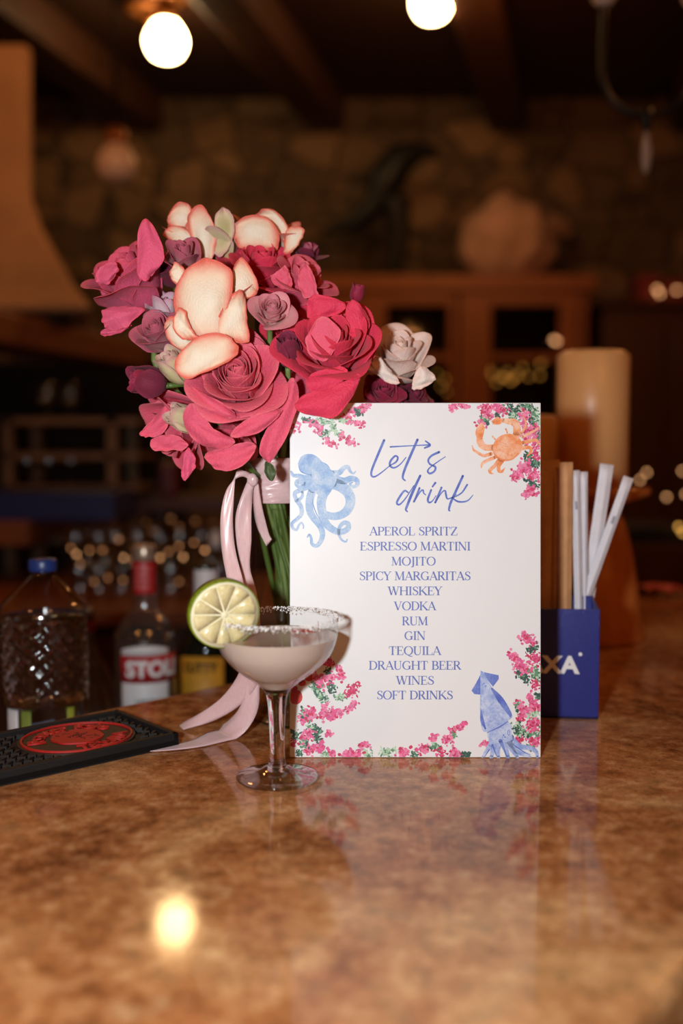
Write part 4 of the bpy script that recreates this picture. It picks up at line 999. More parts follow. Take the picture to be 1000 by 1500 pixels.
# ------------------------------------------------------------------ bar mat with a red emblem
MT = .012
A_ = G(262, 1073, CT + MT); B_ = G(178, 1037, CT + MT); C_ = G(0, 1130, CT + MT)
ex = (A_ - C_).normalized(); ey = Vector((-ex.y, ex.x, 0))
depth = (B_ - A_).dot(ey); Lm = .60
mat = thing('bar_mat', 'black rubber bar mat with a red oval emblem lying on the left of the bar', 'bar mat', (A_.x, A_.y, CT), math.atan2(ex.y, ex.x))
m_rub = plain('black_rubber', rgb(24, 23, 23), .6, var=.1, scale=80, spec=.35)
m_rubred = plain('red_rubber', rgb(178, 32, 28), .5, var=.08, scale=200)
b = bmesh.new(); add_box(b, (-Lm / 2, depth / 2, .003), (Lm, depth, .006))
obj('base', b, m_rub, mat, smooth=False)
b = bmesh.new(); rw = .006
for c, s in (((-Lm / 2, rw / 2, MT / 2), (Lm, rw, MT)), ((-Lm / 2, depth - rw / 2, MT / 2), (Lm, rw, MT)), ((-rw / 2, depth / 2, MT / 2), (rw, depth, MT)), ((-Lm + rw / 2, depth / 2, MT / 2), (rw, depth, MT))): add_box(b, c, s)
bevel(obj('border', b, m_rub, mat, smooth=False), .0012, 2)
# oval emblem: centre and axes from its outline
def mloc(px, py, z_=CT + MT):
    d = G(px, py, z_) - Vector((A_.x, A_.y, z_)); return Vector((d.dot(ex), d.dot(ey)))
oc = (mloc(30, 1088) + mloc(195, 1066)) / 2
oc = mloc(113, 1076.5)
ra = (mloc(196, 1068) - mloc(29, 1085)).length / 2; rb2 = depth * .40
b = bmesh.new()
px_, nn = .0088, .0062
nx = int(Lm / px_); ny = int(depth / nn)
for i in range(0, nx):
    for j in range(1, ny):
        x = -rw - i * px_ + (px_ / 2 if j % 2 else 0); y = rw + j * nn
        if y > depth - rw - .003 or x > -rw - .003 or x < -.42: continue
        if ((x - oc.x) / (ra + .006)) ** 2 + ((y - oc.y) / (rb2 + .006)) ** 2 < 1: continue
        add_box(b, (x, y, .0078), (.0066, .0026, .0042), Matrix.Rotation(.6 if j % 2 else -.6, 3, 'Z'))
tag(obj('nubs', b, m_rub, mat, smooth=False), kind='stuff')
def ring_pts(k, n=72): return [(oc.x + ra * k * math.cos(2 * math.pi * i / n), oc.y + rb2 * k * math.sin(2 * math.pi * i / n)) for i in range(n)]
emb = bmesh.new(); add_prism(emb, ring_pts(1.05), .004, MT - .0022)
emb_o = obj('emblem', emb, plain('brown_black_rubber', rgb(48, 36, 26), .55), mat, smooth=False)
def ringmesh(k0, k1, z0, z1):
    b = bmesh.new(); o_, i_ = ring_pts(k0), ring_pts(k1); n = len(o_)
    V = [[b.verts.new((p[0], p[1], z_)) for p in P] for P, z_ in ((o_, z0), (o_, z1), (i_, z1), (i_, z0))]
    for k in range(n):
        k2 = (k + 1) % n
        for q in range(4): b.faces.new((V[q][k], V[q][k2], V[(q + 1) % 4][k2], V[(q + 1) % 4][k]))
    return b
def sub(o, b, name, m, **k): 
    x = obj(name, b, m, o, smooth=False, **k); return x
sub(emb_o, ringmesh(1.0, .965, MT - .0024, MT - .0006), 'ring', m_rubred)
b = bmesh.new(); rm = random.Random(4)
add_prism(b, [(oc.x + ra * .46 * math.cos(t) * (1 + .03 * math.sin(9 * t)), oc.y + rb2 * .50 * math.sin(t) * (1 + .03 * math.sin(7 * t))) for t in [2 * math.pi * i / 60 for i in range(60)]], MT - .0024, MT - .0008)
disc = sub(emb_o, b, 'disc', m_rubred)
b = bmesh.new()
for k in range(30):
    a = rm.uniform(0, 6.28); r_ = rm.uniform(.02, .40); x = oc.x + ra * r_ * math.cos(a) * .9; y = oc.y + rb2 * r_ * 1.1 * math.sin(a)
    d = rm.uniform(0, 3.14); l = rm.uniform(.002, .006)
    add_box(b, (x, y, MT - .0008), (l, .0006, .0005), Matrix.Rotation(d, 3, 'Z'))
sub(emb_o, b, 'crest_lines', m_rub)
# sans-serif raised letters from Blender's built-in font
def text_mesh(s, size, extr=.0004, bold=.0, align='CENTER'):
    cu = bpy.data.curves.new('t', 'FONT'); cu.body = s; cu.size = size; cu.extrude = extr; cu.offset = bold; cu.align_x = align; cu.resolution_u = 4
    o = bpy.data.objects.new('t', cu); COL.objects.link(o)
    dg = bpy.context.evaluated_depsgraph_get(); me = bpy.data.meshes.new_from_object(o.evaluated_get(dg))
    bpy.data.objects.remove(o); bpy.data.curves.remove(cu)
    b = bmesh.new(); b.from_mesh(me); bpy.data.meshes.remove(me); return b
def arc_letters(word, a0, a1, k, size, name, flip=False):
    b = bmesh.new(); n = len(word)
    for i, ch in enumerate(word):
        if ch == ' ': continue
        t = math.radians(lerp(a0, a1, i / (n - 1)))
        x, y = oc.x + ra * k * math.cos(t), oc.y + rb2 * k * math.sin(t)
        tx, ty = -ra * math.sin(t), rb2 * math.cos(t)
        ang = math.atan2(ty, tx) + (math.pi if not flip else 0)
        L_b = text_mesh(ch, size, .0007, .0003)
        off = Vector((0, -size * .35, 0))
        for v in L_b.verts:
            v.co = Matrix.Rotation(ang, 3, 'Z') @ (v.co + off) + Vector((x, y, MT - .0014))
        me = bpy.data.meshes.new('tmp'); L_b.to_mesh(me); L_b.free(); b.from_mesh(me); bpy.data.meshes.remove(me)
    return sub(emb_o, b, name, m_rubred, recalc=False)
arc_letters('Rooster Rojo', 168, 22, .74, rb2 * .50, 'lettering')
arc_letters('TEQUILA', 255, 330, .76, rb2 * .42, 'lettering', True)

# ------------------------------------------------------------------ blue caddy with wrapped straws
m_blue = plain('glossy_blue_card', rgb(38, 48, 130), .24, var=.2, scale=700, bump=.22, spec=.6)
m_white = plain('white_print', rgb(236, 236, 236), .45, var=.02)
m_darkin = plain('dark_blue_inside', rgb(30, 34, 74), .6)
cor = G(876, 1054)
ca = math.radians(-6)
cad = thing('straw_caddy', 'dark blue tiered caddy with white lettering at the right of the menu board', 'caddy', cor.to_tuple(), ca)
CW, CD, CH = .130, .105, W(877, 893, cor.y).z - CT
def cbox(name, x0, x1, y0, y1, z0, z1, m=m_blue):
    b = bmesh.new(); add_box(b, ((x0 + x1) / 2, (y0 + y1) / 2, (z0 + z1) / 2), (x1 - x0, y1 - y0, z1 - z0)); return bevel(obj(name, b, m, cad, smooth=False), .0006, 2)
t_ = .0025
cbox('front_panel', -CW, 0, 0, t_, 0, CH)
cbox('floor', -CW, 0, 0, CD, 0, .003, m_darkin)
for s in (0, 1):
    b = bmesh.new()
    x0 = -CW + t_ if s else 0
    pr = [(t_, .003), (CD, .003), (CD, CH + .020), (CD * .62, CH + .017), (CD * .55, CH + .006), (t_, CH)]
    lo = [b.verts.new((x0 - t_, p[0], p[1])) for p in pr]; hi = [b.verts.new((x0, p[0], p[1])) for p in pr]
    b.faces.new(lo); b.faces.new(hi[::-1])
    for i in range(len(pr)): b.faces.new((lo[i], lo[(i + 1) % len(pr)], hi[(i + 1) % len(pr)], hi[i]))
    obj('side_panel', b, m_blue, cad, smooth=False)
cbox('divider', -CW + t_, -t_, CD * .33, CD * .33 + t_, .003, CH + .008)
cbox('divider', -CW + t_, -t_, CD * .66, CD * .66 + t_, .003, CH + .015)
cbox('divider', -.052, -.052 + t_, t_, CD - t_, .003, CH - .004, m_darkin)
cbox('back_panel', -CW, 0, CD - t_, CD, 0, CH + .020)
pw = pxm(.957)
lb = text_mesh('METAXA', .0228, .0002, .0009, 'RIGHT')
xs = [v.co.x for v in lb.verts]; wreal = max(xs) - min(xs); ks = (6 * 24.6 / pw) / wreal
for v in lb.verts:
    v.co = Vector(((v.co.x - max(xs)) * ks - (876 - 848) / pw, -.0002, .0) ) + Vector((0, -v.co.z, (v.co.y) + .0445 - .0))
obj('lettering', lb, m_white, cad, smooth=False, recalc=False)
b = bmesh.new(); bmesh.ops.create_cone(b, cap_ends=True, segments=18, radius1=.0018, radius2=.0018, depth=.0006, matrix=Matrix.Translation((-(876 - 848.5) / pw, -.0002, .0628)) @ Matrix.Rotation(math.pi / 2, 4, 'X'))
obj('registered_mark', b, m_white, cad, smooth=False)
m_straw = plain('white_straw_paper', rgb(226, 226, 234), .6, var=.05, scale=80, bump=.08)
m_kraft = plain('brown_straw_paper', rgb(204, 152, 104), .7, var=.12, scale=70, bump=.1)
m_print = plain('grey_print', rgb(90, 96, 108), .6)
def wrapped(label, x0, y0, x1, y1, wpx, yf, m, group, marks=(), gh=None):
    """flat paper sleeve with crimped ends and the round straw swelling inside"""
    wd = wpx / pxm(yf) / 2
    top = W(x0, y0, yf); bot = W(x1, y1, yf)
    d = (bot - top).normalized(); bot = top + d * (top.z - (CT + .0035)) / max(.05, -d.z)
    L = (bot - top).length
    root = thing('paper_straw_sleeve', label, 'wrapped straw', bot.to_tuple(), 0, group)
    up = (top - bot).normalized(); side = up.cross(Vector((0, 1, 0))).normalized()
    side = -side if side.x < 0 else side
    fw = side.cross(up).normalized()
    if fw.y > 0: fw = -fw
    b = bmesh.new(); rows = []
    n = 26; rr = random.Random(int(x0 * 7))
    for i in range(n + 1):
        t = i / n; e = min(1, min(t, 1 - t) / .05); c = up * (L * t); row = []
        for k in range(16):
            a = 2 * math.pi * k / 16; ca_, sa = math.cos(a), math.sin(a)
            x = wd * ca_ * (1 + .03 * rr.uniform(-1, 1)) * (1.06 - .06 * e); ridge = math.exp(-(ca_ / .55) ** 2)
            z_ = (.0003 + e * .0034 * ridge) * sa
            row.append(b.verts.new(c + side * x + fw * z_))
        rows.append(row)
    for A, B in zip(rows, rows[1:]):
        for k in range(16): b.faces.new((A[k], A[(k + 1) % 16], B[(k + 1) % 16], B[k]))
    b.faces.new(rows[0][::-1]); b.faces.new(rows[-1])
    obj('sleeve', b, m, root)
    for t, l in marks:
        b = bmesh.new()
        for k in range(7):
            p = up * (L * t + k * l / 7) + fw * .0042 + side * (-wd * .25 + rr.uniform(-.0002, .0002))
            add_box(b, p, (wd * .55, .0002, l / 12), Matrix((side, fw, up)).transposed())
        obj('print', b, m_print, root, smooth=False)
    return root
ws = 'white wrapped straws in the caddy'; ks_ = 'brown wrapped straws in the caddy'
wrapped('upright straw in white paper, nearest the brown ones', 842.5, 689, 846.5, 868, 12, .985, m_straw, ws, ((.84, .008),))
wrapped('upright white straw pressed beside the first white one', 855, 691, 855, 868, 11, .99, m_straw, ws)
wrapped('white wrapped straw leaning slightly right, tallest of the white ones', 889, 680, 866, 838, 20, 1.0, m_straw, ws)
wrapped('white wrapped straw leaning far to the right with grey print', 920.5, 699, 862, 862, 15, .992, m_straw, ws, ((.80, .008), (.33, .02)))
wrapped('brown paper straw pressed against the white straws', 829, 677, 827, 880, 20, .980, m_kraft, ks_)
wrapped('brown paper straw showing beside the menu board\'s edge', 800, 690, 796, 880, 20, .978, m_kraft, ks_)
wrapped('brown paper straw in the gap between two nearer ones', 813, 684, 812, 880, 14, .986, m_kraft, ks_)
wrapped('brown paper straw standing highest at the back of the caddy', 806, 673, 803, 880, 26, 1.010, m_kraft, ks_)

# ------------------------------------------------------------------ candles on turned stands
M = Mat('ivory_wax'); M.set(Base_Color=rgb(236, 180, 118), Roughness=.36)
M.p.inputs['Subsurface Weight'].default_value = .35; M.p.inputs['Subsurface Radius'].default_value = (.03, .015, .006); M.p.inputs['Subsurface Scale'].default_value = .6
m_wax = M.m
m_stand = wood('honey_turned_wood', rgb(178, 100, 44), rgb(216, 134, 66), .18, (3, 3, .6), .6)
def candle(label, lab2, cx, y, rpx, ytop, ymid, rbase):
    s = pxm(y); X = W(cx, 700, y).x
    zt = W(cx, ytop + 4, y).z; zm = W(cx, ymid, y).z
    r = rpx / s; h = zm - CT; R_ = rbase / s
    st = thing('candle_stand', lab2, 'candle stand', (X, y, CT))
    prof = [(0, 0), (R_, 0), (R_, .008), (R_ * .97, .016), (R_ * .90, h * .28), (R_ * .78, h * .55), (R_ * .64, h * .76), (R_ * .52, h * .86), (R_ * .50, h * .885), (R_ * .74, h * .91), (R_ * 1.06, h * .955), (R_ * 1.08, h * .985), (R_ * 1.04, h), (0, h)]
    obj('stand', lathe(catmull(prof[1:-1], 3) if False else prof, 64), m_stand, st)
    cd = thing('pillar_candle', label, 'candle', (X, y, zm))
    H_ = zt - zm
    obj('wax', lathe([(0, 0), (r, 0), (r, H_ - .006), (r * .86, H_), (r * .62, H_ + .0005), (r * .5, H_ - .003), (0, H_ - .004)], 56), m_wax, cd)
    obj('wick', tube([(0, 0, H_ - .004), (.0006, 0, H_ + .003), (.002, 0, H_ + .006)], .0009, 6, 4), plain('charred_wick', rgb(30, 22, 18), .9), cd)
candle('tall thick ivory pillar candle at the right behind the straws', 'bell shaped honey wood stand under the tall candle', 866, 1.37, 52, 511, 713, 79)
candle('shorter ivory pillar candle half hidden behind the menu board\'s right edge', 'honey wood stand hidden behind the menu board', 777, 1.33, 37, 604, 716, 60)

# ------------------------------------------------------------------ bottles on the work shelf
def bottle_root(name, label, cx, y, cat='bottle', z0=ZS, group=None):
    return thing(name, label, cat, (W(cx, 800, y).x, y, z0), 0, group)
def prof_px(lst, y, z0=ZS):
    s = pxm(y); return [(r / s, W(500, py, y).z - z0) for r, py in lst]
m_pet = thin_glass('clear_plastic', (.95, .96, .96, 1), .09, gain=2.0)
m_water = solid_glass('faceted_water', (.97, .98, .98, 1), 1.33, .03)
m_bcap = plain('blue_plastic_cap', rgb(38, 58, 120), .35)
m_label = plain('white_label', rgb(224, 224, 226), .5, var=.02)
y = 1.085; wb = bottle_root('water_bottle', 'big clear plastic water bottle with dimpled sides and a blue cap, by the bar mat', 62, y)
z_lo, z_hi = prof_px([(0, 1024)], y)[0][1], prof_px([(0, 898)], y)[0][1]
def dimple(amp, n=15, m=5):
    def f(r, z_, a):
        t = (z_ - z_lo) / (z_hi - z_lo)
        if t <= .01 or t >= .99: return r
        d = math.sin(n * a + .5) * math.sin(m * 2 * math.pi * t) + .55 * noise.noise(Vector((6 * math.cos(a), 6 * math.sin(a), t * 9)))
        return r + amp / pxm(y) * d * min(1, t * 8, (1 - t) * 8)
    return f
obj('dimpled_shell', lathe(prof_px([(62, lerp(1024, 898, i / 60)) for i in range(61)], y), 220, dimple(2.0)), m_pet, wb)
obj('water', lathe(prof_px([(0, 1022)] + [(59.4, lerp(1022, 900, i / 50)) for i in range(51)] + [(0, 900)], y), 180, dimple(1.7)), m_water, wb)
obj('lower_shell', lathe(prof_px([(0, 1131), (50, 1131), (54, 1126), (54, 1030), (62, 1024)], y), 64), m_pet, wb)
cone = [(64.5, 898), (63.5, 888), (58, 880), (40, 862), (22, 846), (18, 841), (17.5, 835)]
obj('bottle_shell', lathe(prof_px(cone, y), 64), m_pet, wb)
obj('cap', lathe(prof_px([(0, 836), (20, 836), (20.6, 832), (20.6, 822), (19, 818.5), (0, 818)], y), 40, lambda r, z_, a: r * (1 + (.012 if r > .01 else 0) * math.cos(40 * a))), m_bcap, wb)
b = bmesh.new(); s = pxm(y)
for a0, a1, name, m in ((-150, -118, 'label', m_label), (-112, -95, 'label_band', plain('green_label', rgb(118, 136, 58), .5)), (-40, -26, 'label_band', plain('lime_label', rgb(150, 162, 60), .5)), (-95, -60, 'label_band', plain('blue_grey_label', rgb(70, 84, 110), .5))):
    b = bmesh.new(); r = 54.6 / s; z0, z1 = prof_px([(0, 1100), (0, 1032 if name == 'label' else 1026)], y)[0][1], prof_px([(0, 1032), (0, 1028)], y)[1][1]
    if name == 'label_band' and a0 == -95: z1 = prof_px([(0, 0), (0, 1046)], y)[1][1]
    n = 8; lo, hi = [], []
    for k in range(n + 1):
        a = math.radians(lerp(a0, a1, k / n)); lo.append(b.verts.new((r * math.cos(a), r * math.sin(a), z0))); hi.append(b.verts.new((r * math.cos(a), r * math.sin(a), z1 + (.004 * k / n if a0 == -95 else 0))))
    for k in range(n): b.faces.new((lo[k], lo[k + 1], hi[k + 1], hi[k]))
    solid(obj(name, b, m, wb, recalc=False), .0003)

def wrap_label(root, name, m, r, z0, z1, a0, a1, n=20, wave=0):
    b = bmesh.new(); lo, hi = [], []
    for k in range(n + 1):
        t = k / n; a = math.radians(lerp(a0, a1, t)); w_ = wave * math.sin(math.pi * t) 
        lo.append(b.verts.new((r * math.cos(a), r * math.sin(a), z0 - w_ * .0))); hi.append(b.verts.new((r * math.cos(a), r * math.sin(a), z1 + w_)))
    for k in range(n): b.faces.new((lo[k], lo[k + 1], hi[k + 1], hi[k]))
    return solid(obj(name, b, m, root, recalc=False), .0003)
def wrap_text(root, name, s, m, r, zc, size, a_mid, width, bold=.0006):
    tb = text_mesh(s, size, .0001, bold); xs = [v.co.x for v in tb.verts]; ys = [v.co.y for v in tb.verts]
    k = width / (max(xs) - min(xs)); xm = (max(xs) + min(xs)) / 2; ym = (max(ys) + min(ys)) / 2
    bmesh.ops.subdivide_edges(tb, edges=[e for e in tb.edges if e.calc_length() > .004], cuts=2)
    for v in tb.verts:
        a = math.radians(a_mid) + (v.co.x - xm) * k / r; rr = r + .0004 + v.co.z
        v.co = Vector((rr * math.cos(a), rr * math.sin(a), zc + v.co.y - ym))
    return obj(name, tb, m, root, smooth=False, recalc=False)
# vodka
y = 1.36; vb = bottle_root('spirit_bottle', 'clear vodka bottle with a red and white label and red neck band', 211, y)
m_vod = thin_glass('clear_bottle_glass', (.90, .91, .92, 1), .10, gain=2.2, haze=.035)
m_redl = plain('red_label', rgb(176, 34, 36), .45, var=.08, scale=90)
obj('bottle_glass', lathe(catmull(prof_px([(0.01, 1128), (40, 1128), (44, 1120), (44.5, 1040), (44.5, 935), (43, 926), (37, 913), (27, 900), (19, 891), (16.5, 880), (16, 866), (16, 822)], y), 3), 64), m_vod, vb)
obj('cap', lathe(prof_px([(0, 821), (15, 821), (16.2, 818), (16.2, 800), (14.5, 797.5), (0, 797)], y), 40), plain('silver_cap', rgb(190, 170, 150), .3, .6), vb)
nb = obj('neck_band', lathe(prof_px([(16.6, 868), (17, 866), (17, 824), (16.4, 821)], y), 48), m_redl, vb)
s = pxm(y)
for k in range(4):
    z_ = W(500, 831 + 9 * k, y).z - ZS
    wrap_text(vb, 'neck_print', 'VODKA' if k % 2 else 'STOLI', plain('pale_neck_print', rgb(220, 150, 150), .5), 17 / s, z_, .0055, -90, .020, .0001)
zf = lambda py: W(500, py, y).z - ZS
wrap_label(vb, 'label', m_label, 45.2 / s, zf(1090), zf(950), -128, -32)
wrap_label(vb, 'label', m_label, 45.3 / s, zf(951), zf(944), -128, -32, 24, .006)
wrap_label(vb, 'label_band', m_redl, 45.7 / s, zf(991), zf(952), -130, -8)
wrap_text(vb, 'lettering', 'STOLI', m_white, 46 / s, zf(971), .029, -66, .074, .0012)
wrap_text(vb, 'lettering', 'VODKA', plain('dark_green_print', rgb(46, 66, 46), .5), 45.6 / s, zf(1020), .0155, -68, .044, .0004)
# whisky
y = 1.43; wh = bottle_root('spirit_bottle', 'dark green whisky bottle with a yellow label and a white capsule', 301, y)
m_dkg = plain('dark_green_glass', rgb(16, 22, 14), .06, var=.05, spec=.6)
s = pxm(y); zf = lambda py: W(500, py, y).z - ZS
obj('bottle_glass', lathe(catmull(prof_px([(0.01, 1118), (36, 1118), (40, 1112), (40, 1040), (40, 950), (37, 938), (28, 922), (19, 906), (17, 892), (16.5, 874)], y), 3), 56), m_dkg, wh)
obj('capsule', lathe(prof_px([(17, 876), (17.4, 874), (17.4, 838), (17, 833)], y), 40), m_label, wh)
obj('cap', lathe(prof_px([(17, 834), (17.2, 828), (16, 825.5), (0, 825)], y), 40), plain('black_cap', rgb(20, 18, 16), .25), wh)
m_yel = plain('yellow_label', rgb(206, 150, 44), .55, var=.12, scale=70)
wrap_label(wh, 'label', m_yel, 40.6 / s, zf(1085), zf(957), -150, -44, 24, .003)
wrap_text(wh, 'lettering', 'CUTTY', plain('label_dark_print', rgb(58, 34, 12), .5), 41 / s, zf(970), .018, -97, .052, .0009)
wrap_text(wh, 'lettering', 'SARK', plain('label_brown_print', rgb(120, 80, 24), .5), 41 / s, zf(1010), .014, -97, .036, .0003)
# clear decanter-shouldered bottle behind the water bottle
y = 1.40; cb = bottle_root('spirit_bottle', 'clear bottle with a red collar standing behind the water bottle', 116, y)
obj('bottle_glass', lathe(catmull(prof_px([(0.01, 1118), (58, 1118), (62, 1110), (61, 1050), (56, 1028), (40, 985), (26, 962), (21, 945), (20, 925), (20, 900)], y), 3), 56), m_vod, cb)
obj('collar', lathe(prof_px([(20.4, 924), (20.8, 922), (20.8, 910), (20.4, 908)], y), 40), m_redl, cb)
obj('stopper', lathe(prof_px([(0, 901), (20, 901), (21, 897), (19, 890), (0, 888)], y), 40), plain('dull_stopper', rgb(120, 96, 74), .4), cb)
# ------------------------------------------------------------------ things in the dim room behind
def boxpx(name, label, cat, px0, px1, py0, py1, y, dep, m, group=None, bev=.004):
    a, c = W(px0, py1, y), W(px1, py0, y)
    b = bmesh.new(); add_box(b, (0, dep / 2, (c.z - a.z) / 2), (c.x - a.x, dep, c.z - a.z))
    o = obj(name, b, m, smooth=False, loc=((a.x + c.x) / 2, y, a.z)); bevel(o, bev)
    return tag(o, label, cat, group)
m_dark = plain('recess_shade_black', rgb(20, 15, 12), .9, var=.2)  # black colour standing in for the shade inside the fireplace opening
m_cab = wood('red_brown_cabinet_wood', rgb(120, 62, 30), rgb(158, 86, 44), .4, (5, 5, .7))
m_cabd = wood('dark_cabinet_wood', rgb(62, 32, 18), rgb(88, 48, 26), .45, (5, 5, .7))
m_pane = thin_glass('cabinet_pane', (.55, .5, .45, 1), .05, gain=.35)
m_iron = plain('black_iron', rgb(22, 19, 17), .5, .4)

m_mant = wood('mantel_wood', rgb(104, 60, 30), rgb(140, 84, 44), .55, (1, 5, 5))
# --- fireplace with flared hood on the left
fp = thing('fireplace', 'plastered fireplace hood with a heavy dark timber mantel at the left', 'fireplace', (RX0 + .5, 3.6, 0))
def fl(p): return Vector(p) - Vector(fp.location)
b = bmesh.new()
yF = 3.25
sec = [(47, 60, 3.35), (47, 200, 3.35), (48, 290, 3.33), (62, 330, 3.32), (86, 375, 3.30), (112, 420, 3.28), (140, 455, 3.25)]
rows = []
for px, py, yy in sec:
    p = W(px, py, yy); x0 = RX0 + .01; y1 = yy + 1.0
    xb = p.x * y1 / yy * 1.02
    rows.append([b.verts.new(fl((x0, yy, p.z))), b.verts.new(fl((p.x, yy, p.z))), b.verts.new(fl((xb, y1, p.z))), b.verts.new(fl((x0, y1, p.z)))])
for A, B in zip(rows, rows[1:]):
    for k in range(4): b.faces.new((A[k], A[(k + 1) % 4], B[(k + 1) % 4], B[k]))
b.faces.new(rows[0]); b.faces.new(rows[-1][::-1])
o = obj('hood', b, m_plaster, fp, smooth=False); bevel(o, .03, 3)
a, c = W(-60, 452, 2.85), W(208, 487, 3.95)
d = (Vector((c.x, c.y, 0)) - Vector((a.x, a.y, 0))); L = d.length; ang = math.atan2(d.y, d.x)
zt = W(0, 447, 2.95).z
b = bmesh.new(); n_ = Vector((-math.sin(ang), math.cos(ang), 0))
mid = (Vector((a.x, a.y, 0)) + Vector((c.x, c.y, 0))) / 2 + n_ * .11
add_box(b, fl((mid.x, mid.y, zt - .05)), (L + .1, .22, .10), Matrix.Rotation(ang, 3, 'Z'))
bevel(obj('mantel', b, m_mant, fp, smooth=False), .012)
b = bmesh.new(); add_box(b, fl((RX0 + 1.35, 4.75, .85)), (2.66, .1, 1.7)); obj('fireback', b, m_dark, fp, smooth=False)  # widened so its black paints in the dark below the mantel
b = bmesh.new(); add_box(b, fl((RX0 + .06, 3.9, .85)), (.1, 1.6, 1.7)); obj('side_lining', b, m_dark, fp, smooth=False)
b = bmesh.new(); add_box(b, fl((RX0 + .95, 4.1, .30)), (1.8, 1.2, .60)); obj('hearth', b, m_dark, fp, smooth=False)
# small candle lamp on the mantel
p = W(93, 456, 3.33); cl = thing('mantel_candle', 'small glowing candle bulb standing on the timber mantel', 'candle lamp', (p.x, 3.33, zt))
m_bulb = glow('candle_glow', (1, .72, .36, 1), 9)
s = pxm(3.33)
dz = W(93, 458, 3.33).z - zt
obj('flame_bulb', lathe(catmull([(0.001, dz), (6 / s, dz + .008), (8.5 / s, dz + .035), (7 / s, dz + .065), (0.001, dz + .082)], 4), 24), m_bulb, cl)
obj('holder', lathe([(0, 0), (.02, 0), (.02, .004), (.009, .006), (.009, dz + .006), (0, dz + .006)], 24), m_iron, cl)

# --- ceiling lamps
m_lamp = glow('lamp_bulb_glow', (1, .66, .30, 1), 42)
m_brass = plain('lamp_brass', rgb(150, 92, 44), .4, .5)
def ceiling_lamp(label, px, py, y, rpx, lit, rz=0):
    s = pxm(y); p = W(px, py, y); r = rpx / s
    t = thing('ceiling_lamp', label, 'ceiling lamp', (p.x, y, ZC), 0, 'ceiling lamps')
    h = p.z - ZC
    obj('canopy', lathe([(0, 0), (r * 1.2, 0), (r * 1.1, -.03), (r * .3, -.05), (0, -.05)], 32), m_brass, t)
    obj('rod', tube([(0, 0, -.04), (0, 0, h + r * 1.6)], .008, 8, 2, False), m_iron, t)
    obj('socket', lathe([(0, h + r * 1.75), (r * .5, h + r * 1.7), (r * .55, h + r * .8), (0, h + r * .8)], 24), m_brass, t)
    obj('bulb', lathe(catmull([(0.001, h - r), (r * .72, h - r * .7), (r, h), (r * .7, h + r * .68), (r * .42, h + r * .95), (0.001, h + r)], 4), 32), m_lamp if lit else plain('unlit_globe', rgb(226, 200, 180), .3), t)
ceiling_lamp('lit round bulb hanging from the ceiling above the bouquet', 243, 60, 5.55, 28, True)
p0 = W(214, 4, 5.6); p1 = W(226, 34, 5.56)
l0 = [o for o in COL.objects if o.get('label', '').startswith('lit round bulb hanging')][0]
iv = Matrix.Translation(l0.location).inverted()
obj('lamp_arm', tube([iv @ W(214, -40, 5.6), iv @ p0, iv @ p1], .03, 10, 4), m_brass, l0)
obj('reflector', lathe([(0, .02), (.05, .02), (.125, -.03), (.13, -.045), (.0, -.04)], 32, c=(iv @ p0)), m_brass, l0)
ceiling_lamp('lit round bulb cut by the top edge of the picture', 632, 4, 5.2, 27, True)
ceiling_lamp('unlit pale globe hanging low near the fireplace', 171, 240, 3.7, 29, False)

# --- wrought iron hanging candelabrum
y = 1.9; s = pxm(y)
hub = W(947, 168, y)
ch = thing('chandelier', 'black wrought iron hanging candelabrum at the upper right', 'chandelier', hub.to_tuple())
obj('rod', tube([(64 / s, 0, .19), (64 / s, 0, ZC - hub.z)], .004, 8, 2, False), m_iron, ch)
obj('hub', lathe([(0, -.03), (.006, -.028), (.010, -.01), (.010, .01), (0, .014)], 20), m_iron, ch)
m_cup = plain('pale_drip_cup', rgb(206, 178, 156), .5)
for ang in (180, 0):
    ca_, sa = math.cos(math.radians(ang)), math.sin(math.radians(ang))
    R_ = 64 / s
    pth = [(0, 0, 0), (R_ * .35 * ca_, R_ * .35 * sa, .004), (R_ * .75 * ca_, R_ * .75 * sa, .022), (R_ * .97 * ca_, R_ * .97 * sa, .055), (R_ * 1.02 * ca_, R_ * 1.02 * sa, .10), (R_ * ca_, R_ * sa, .195)]
    ar = obj('arm', tube(pth, .0060, 10, 6), m_iron, ch)
    obj('candle_cup', lathe([(0, .0), (.012, .002), (.021, .012), (.021, .02), (.014, .016), (0, .014)], 24, c=(R_ * ca_, R_ * sa, .192)), m_cup, ar)
pd = obj('drop', lathe(catmull([(.0008, -.028), (.0035, -.034), (.008, -.055), (.0095, -.072), (.007, -.092), (.0008, -.108)], 4), 16), thin_glass('drop_glass', (.6, .55, .5, 1), .1, haze=.5, haze_col=(.75, .7, .66, 1)), ch)

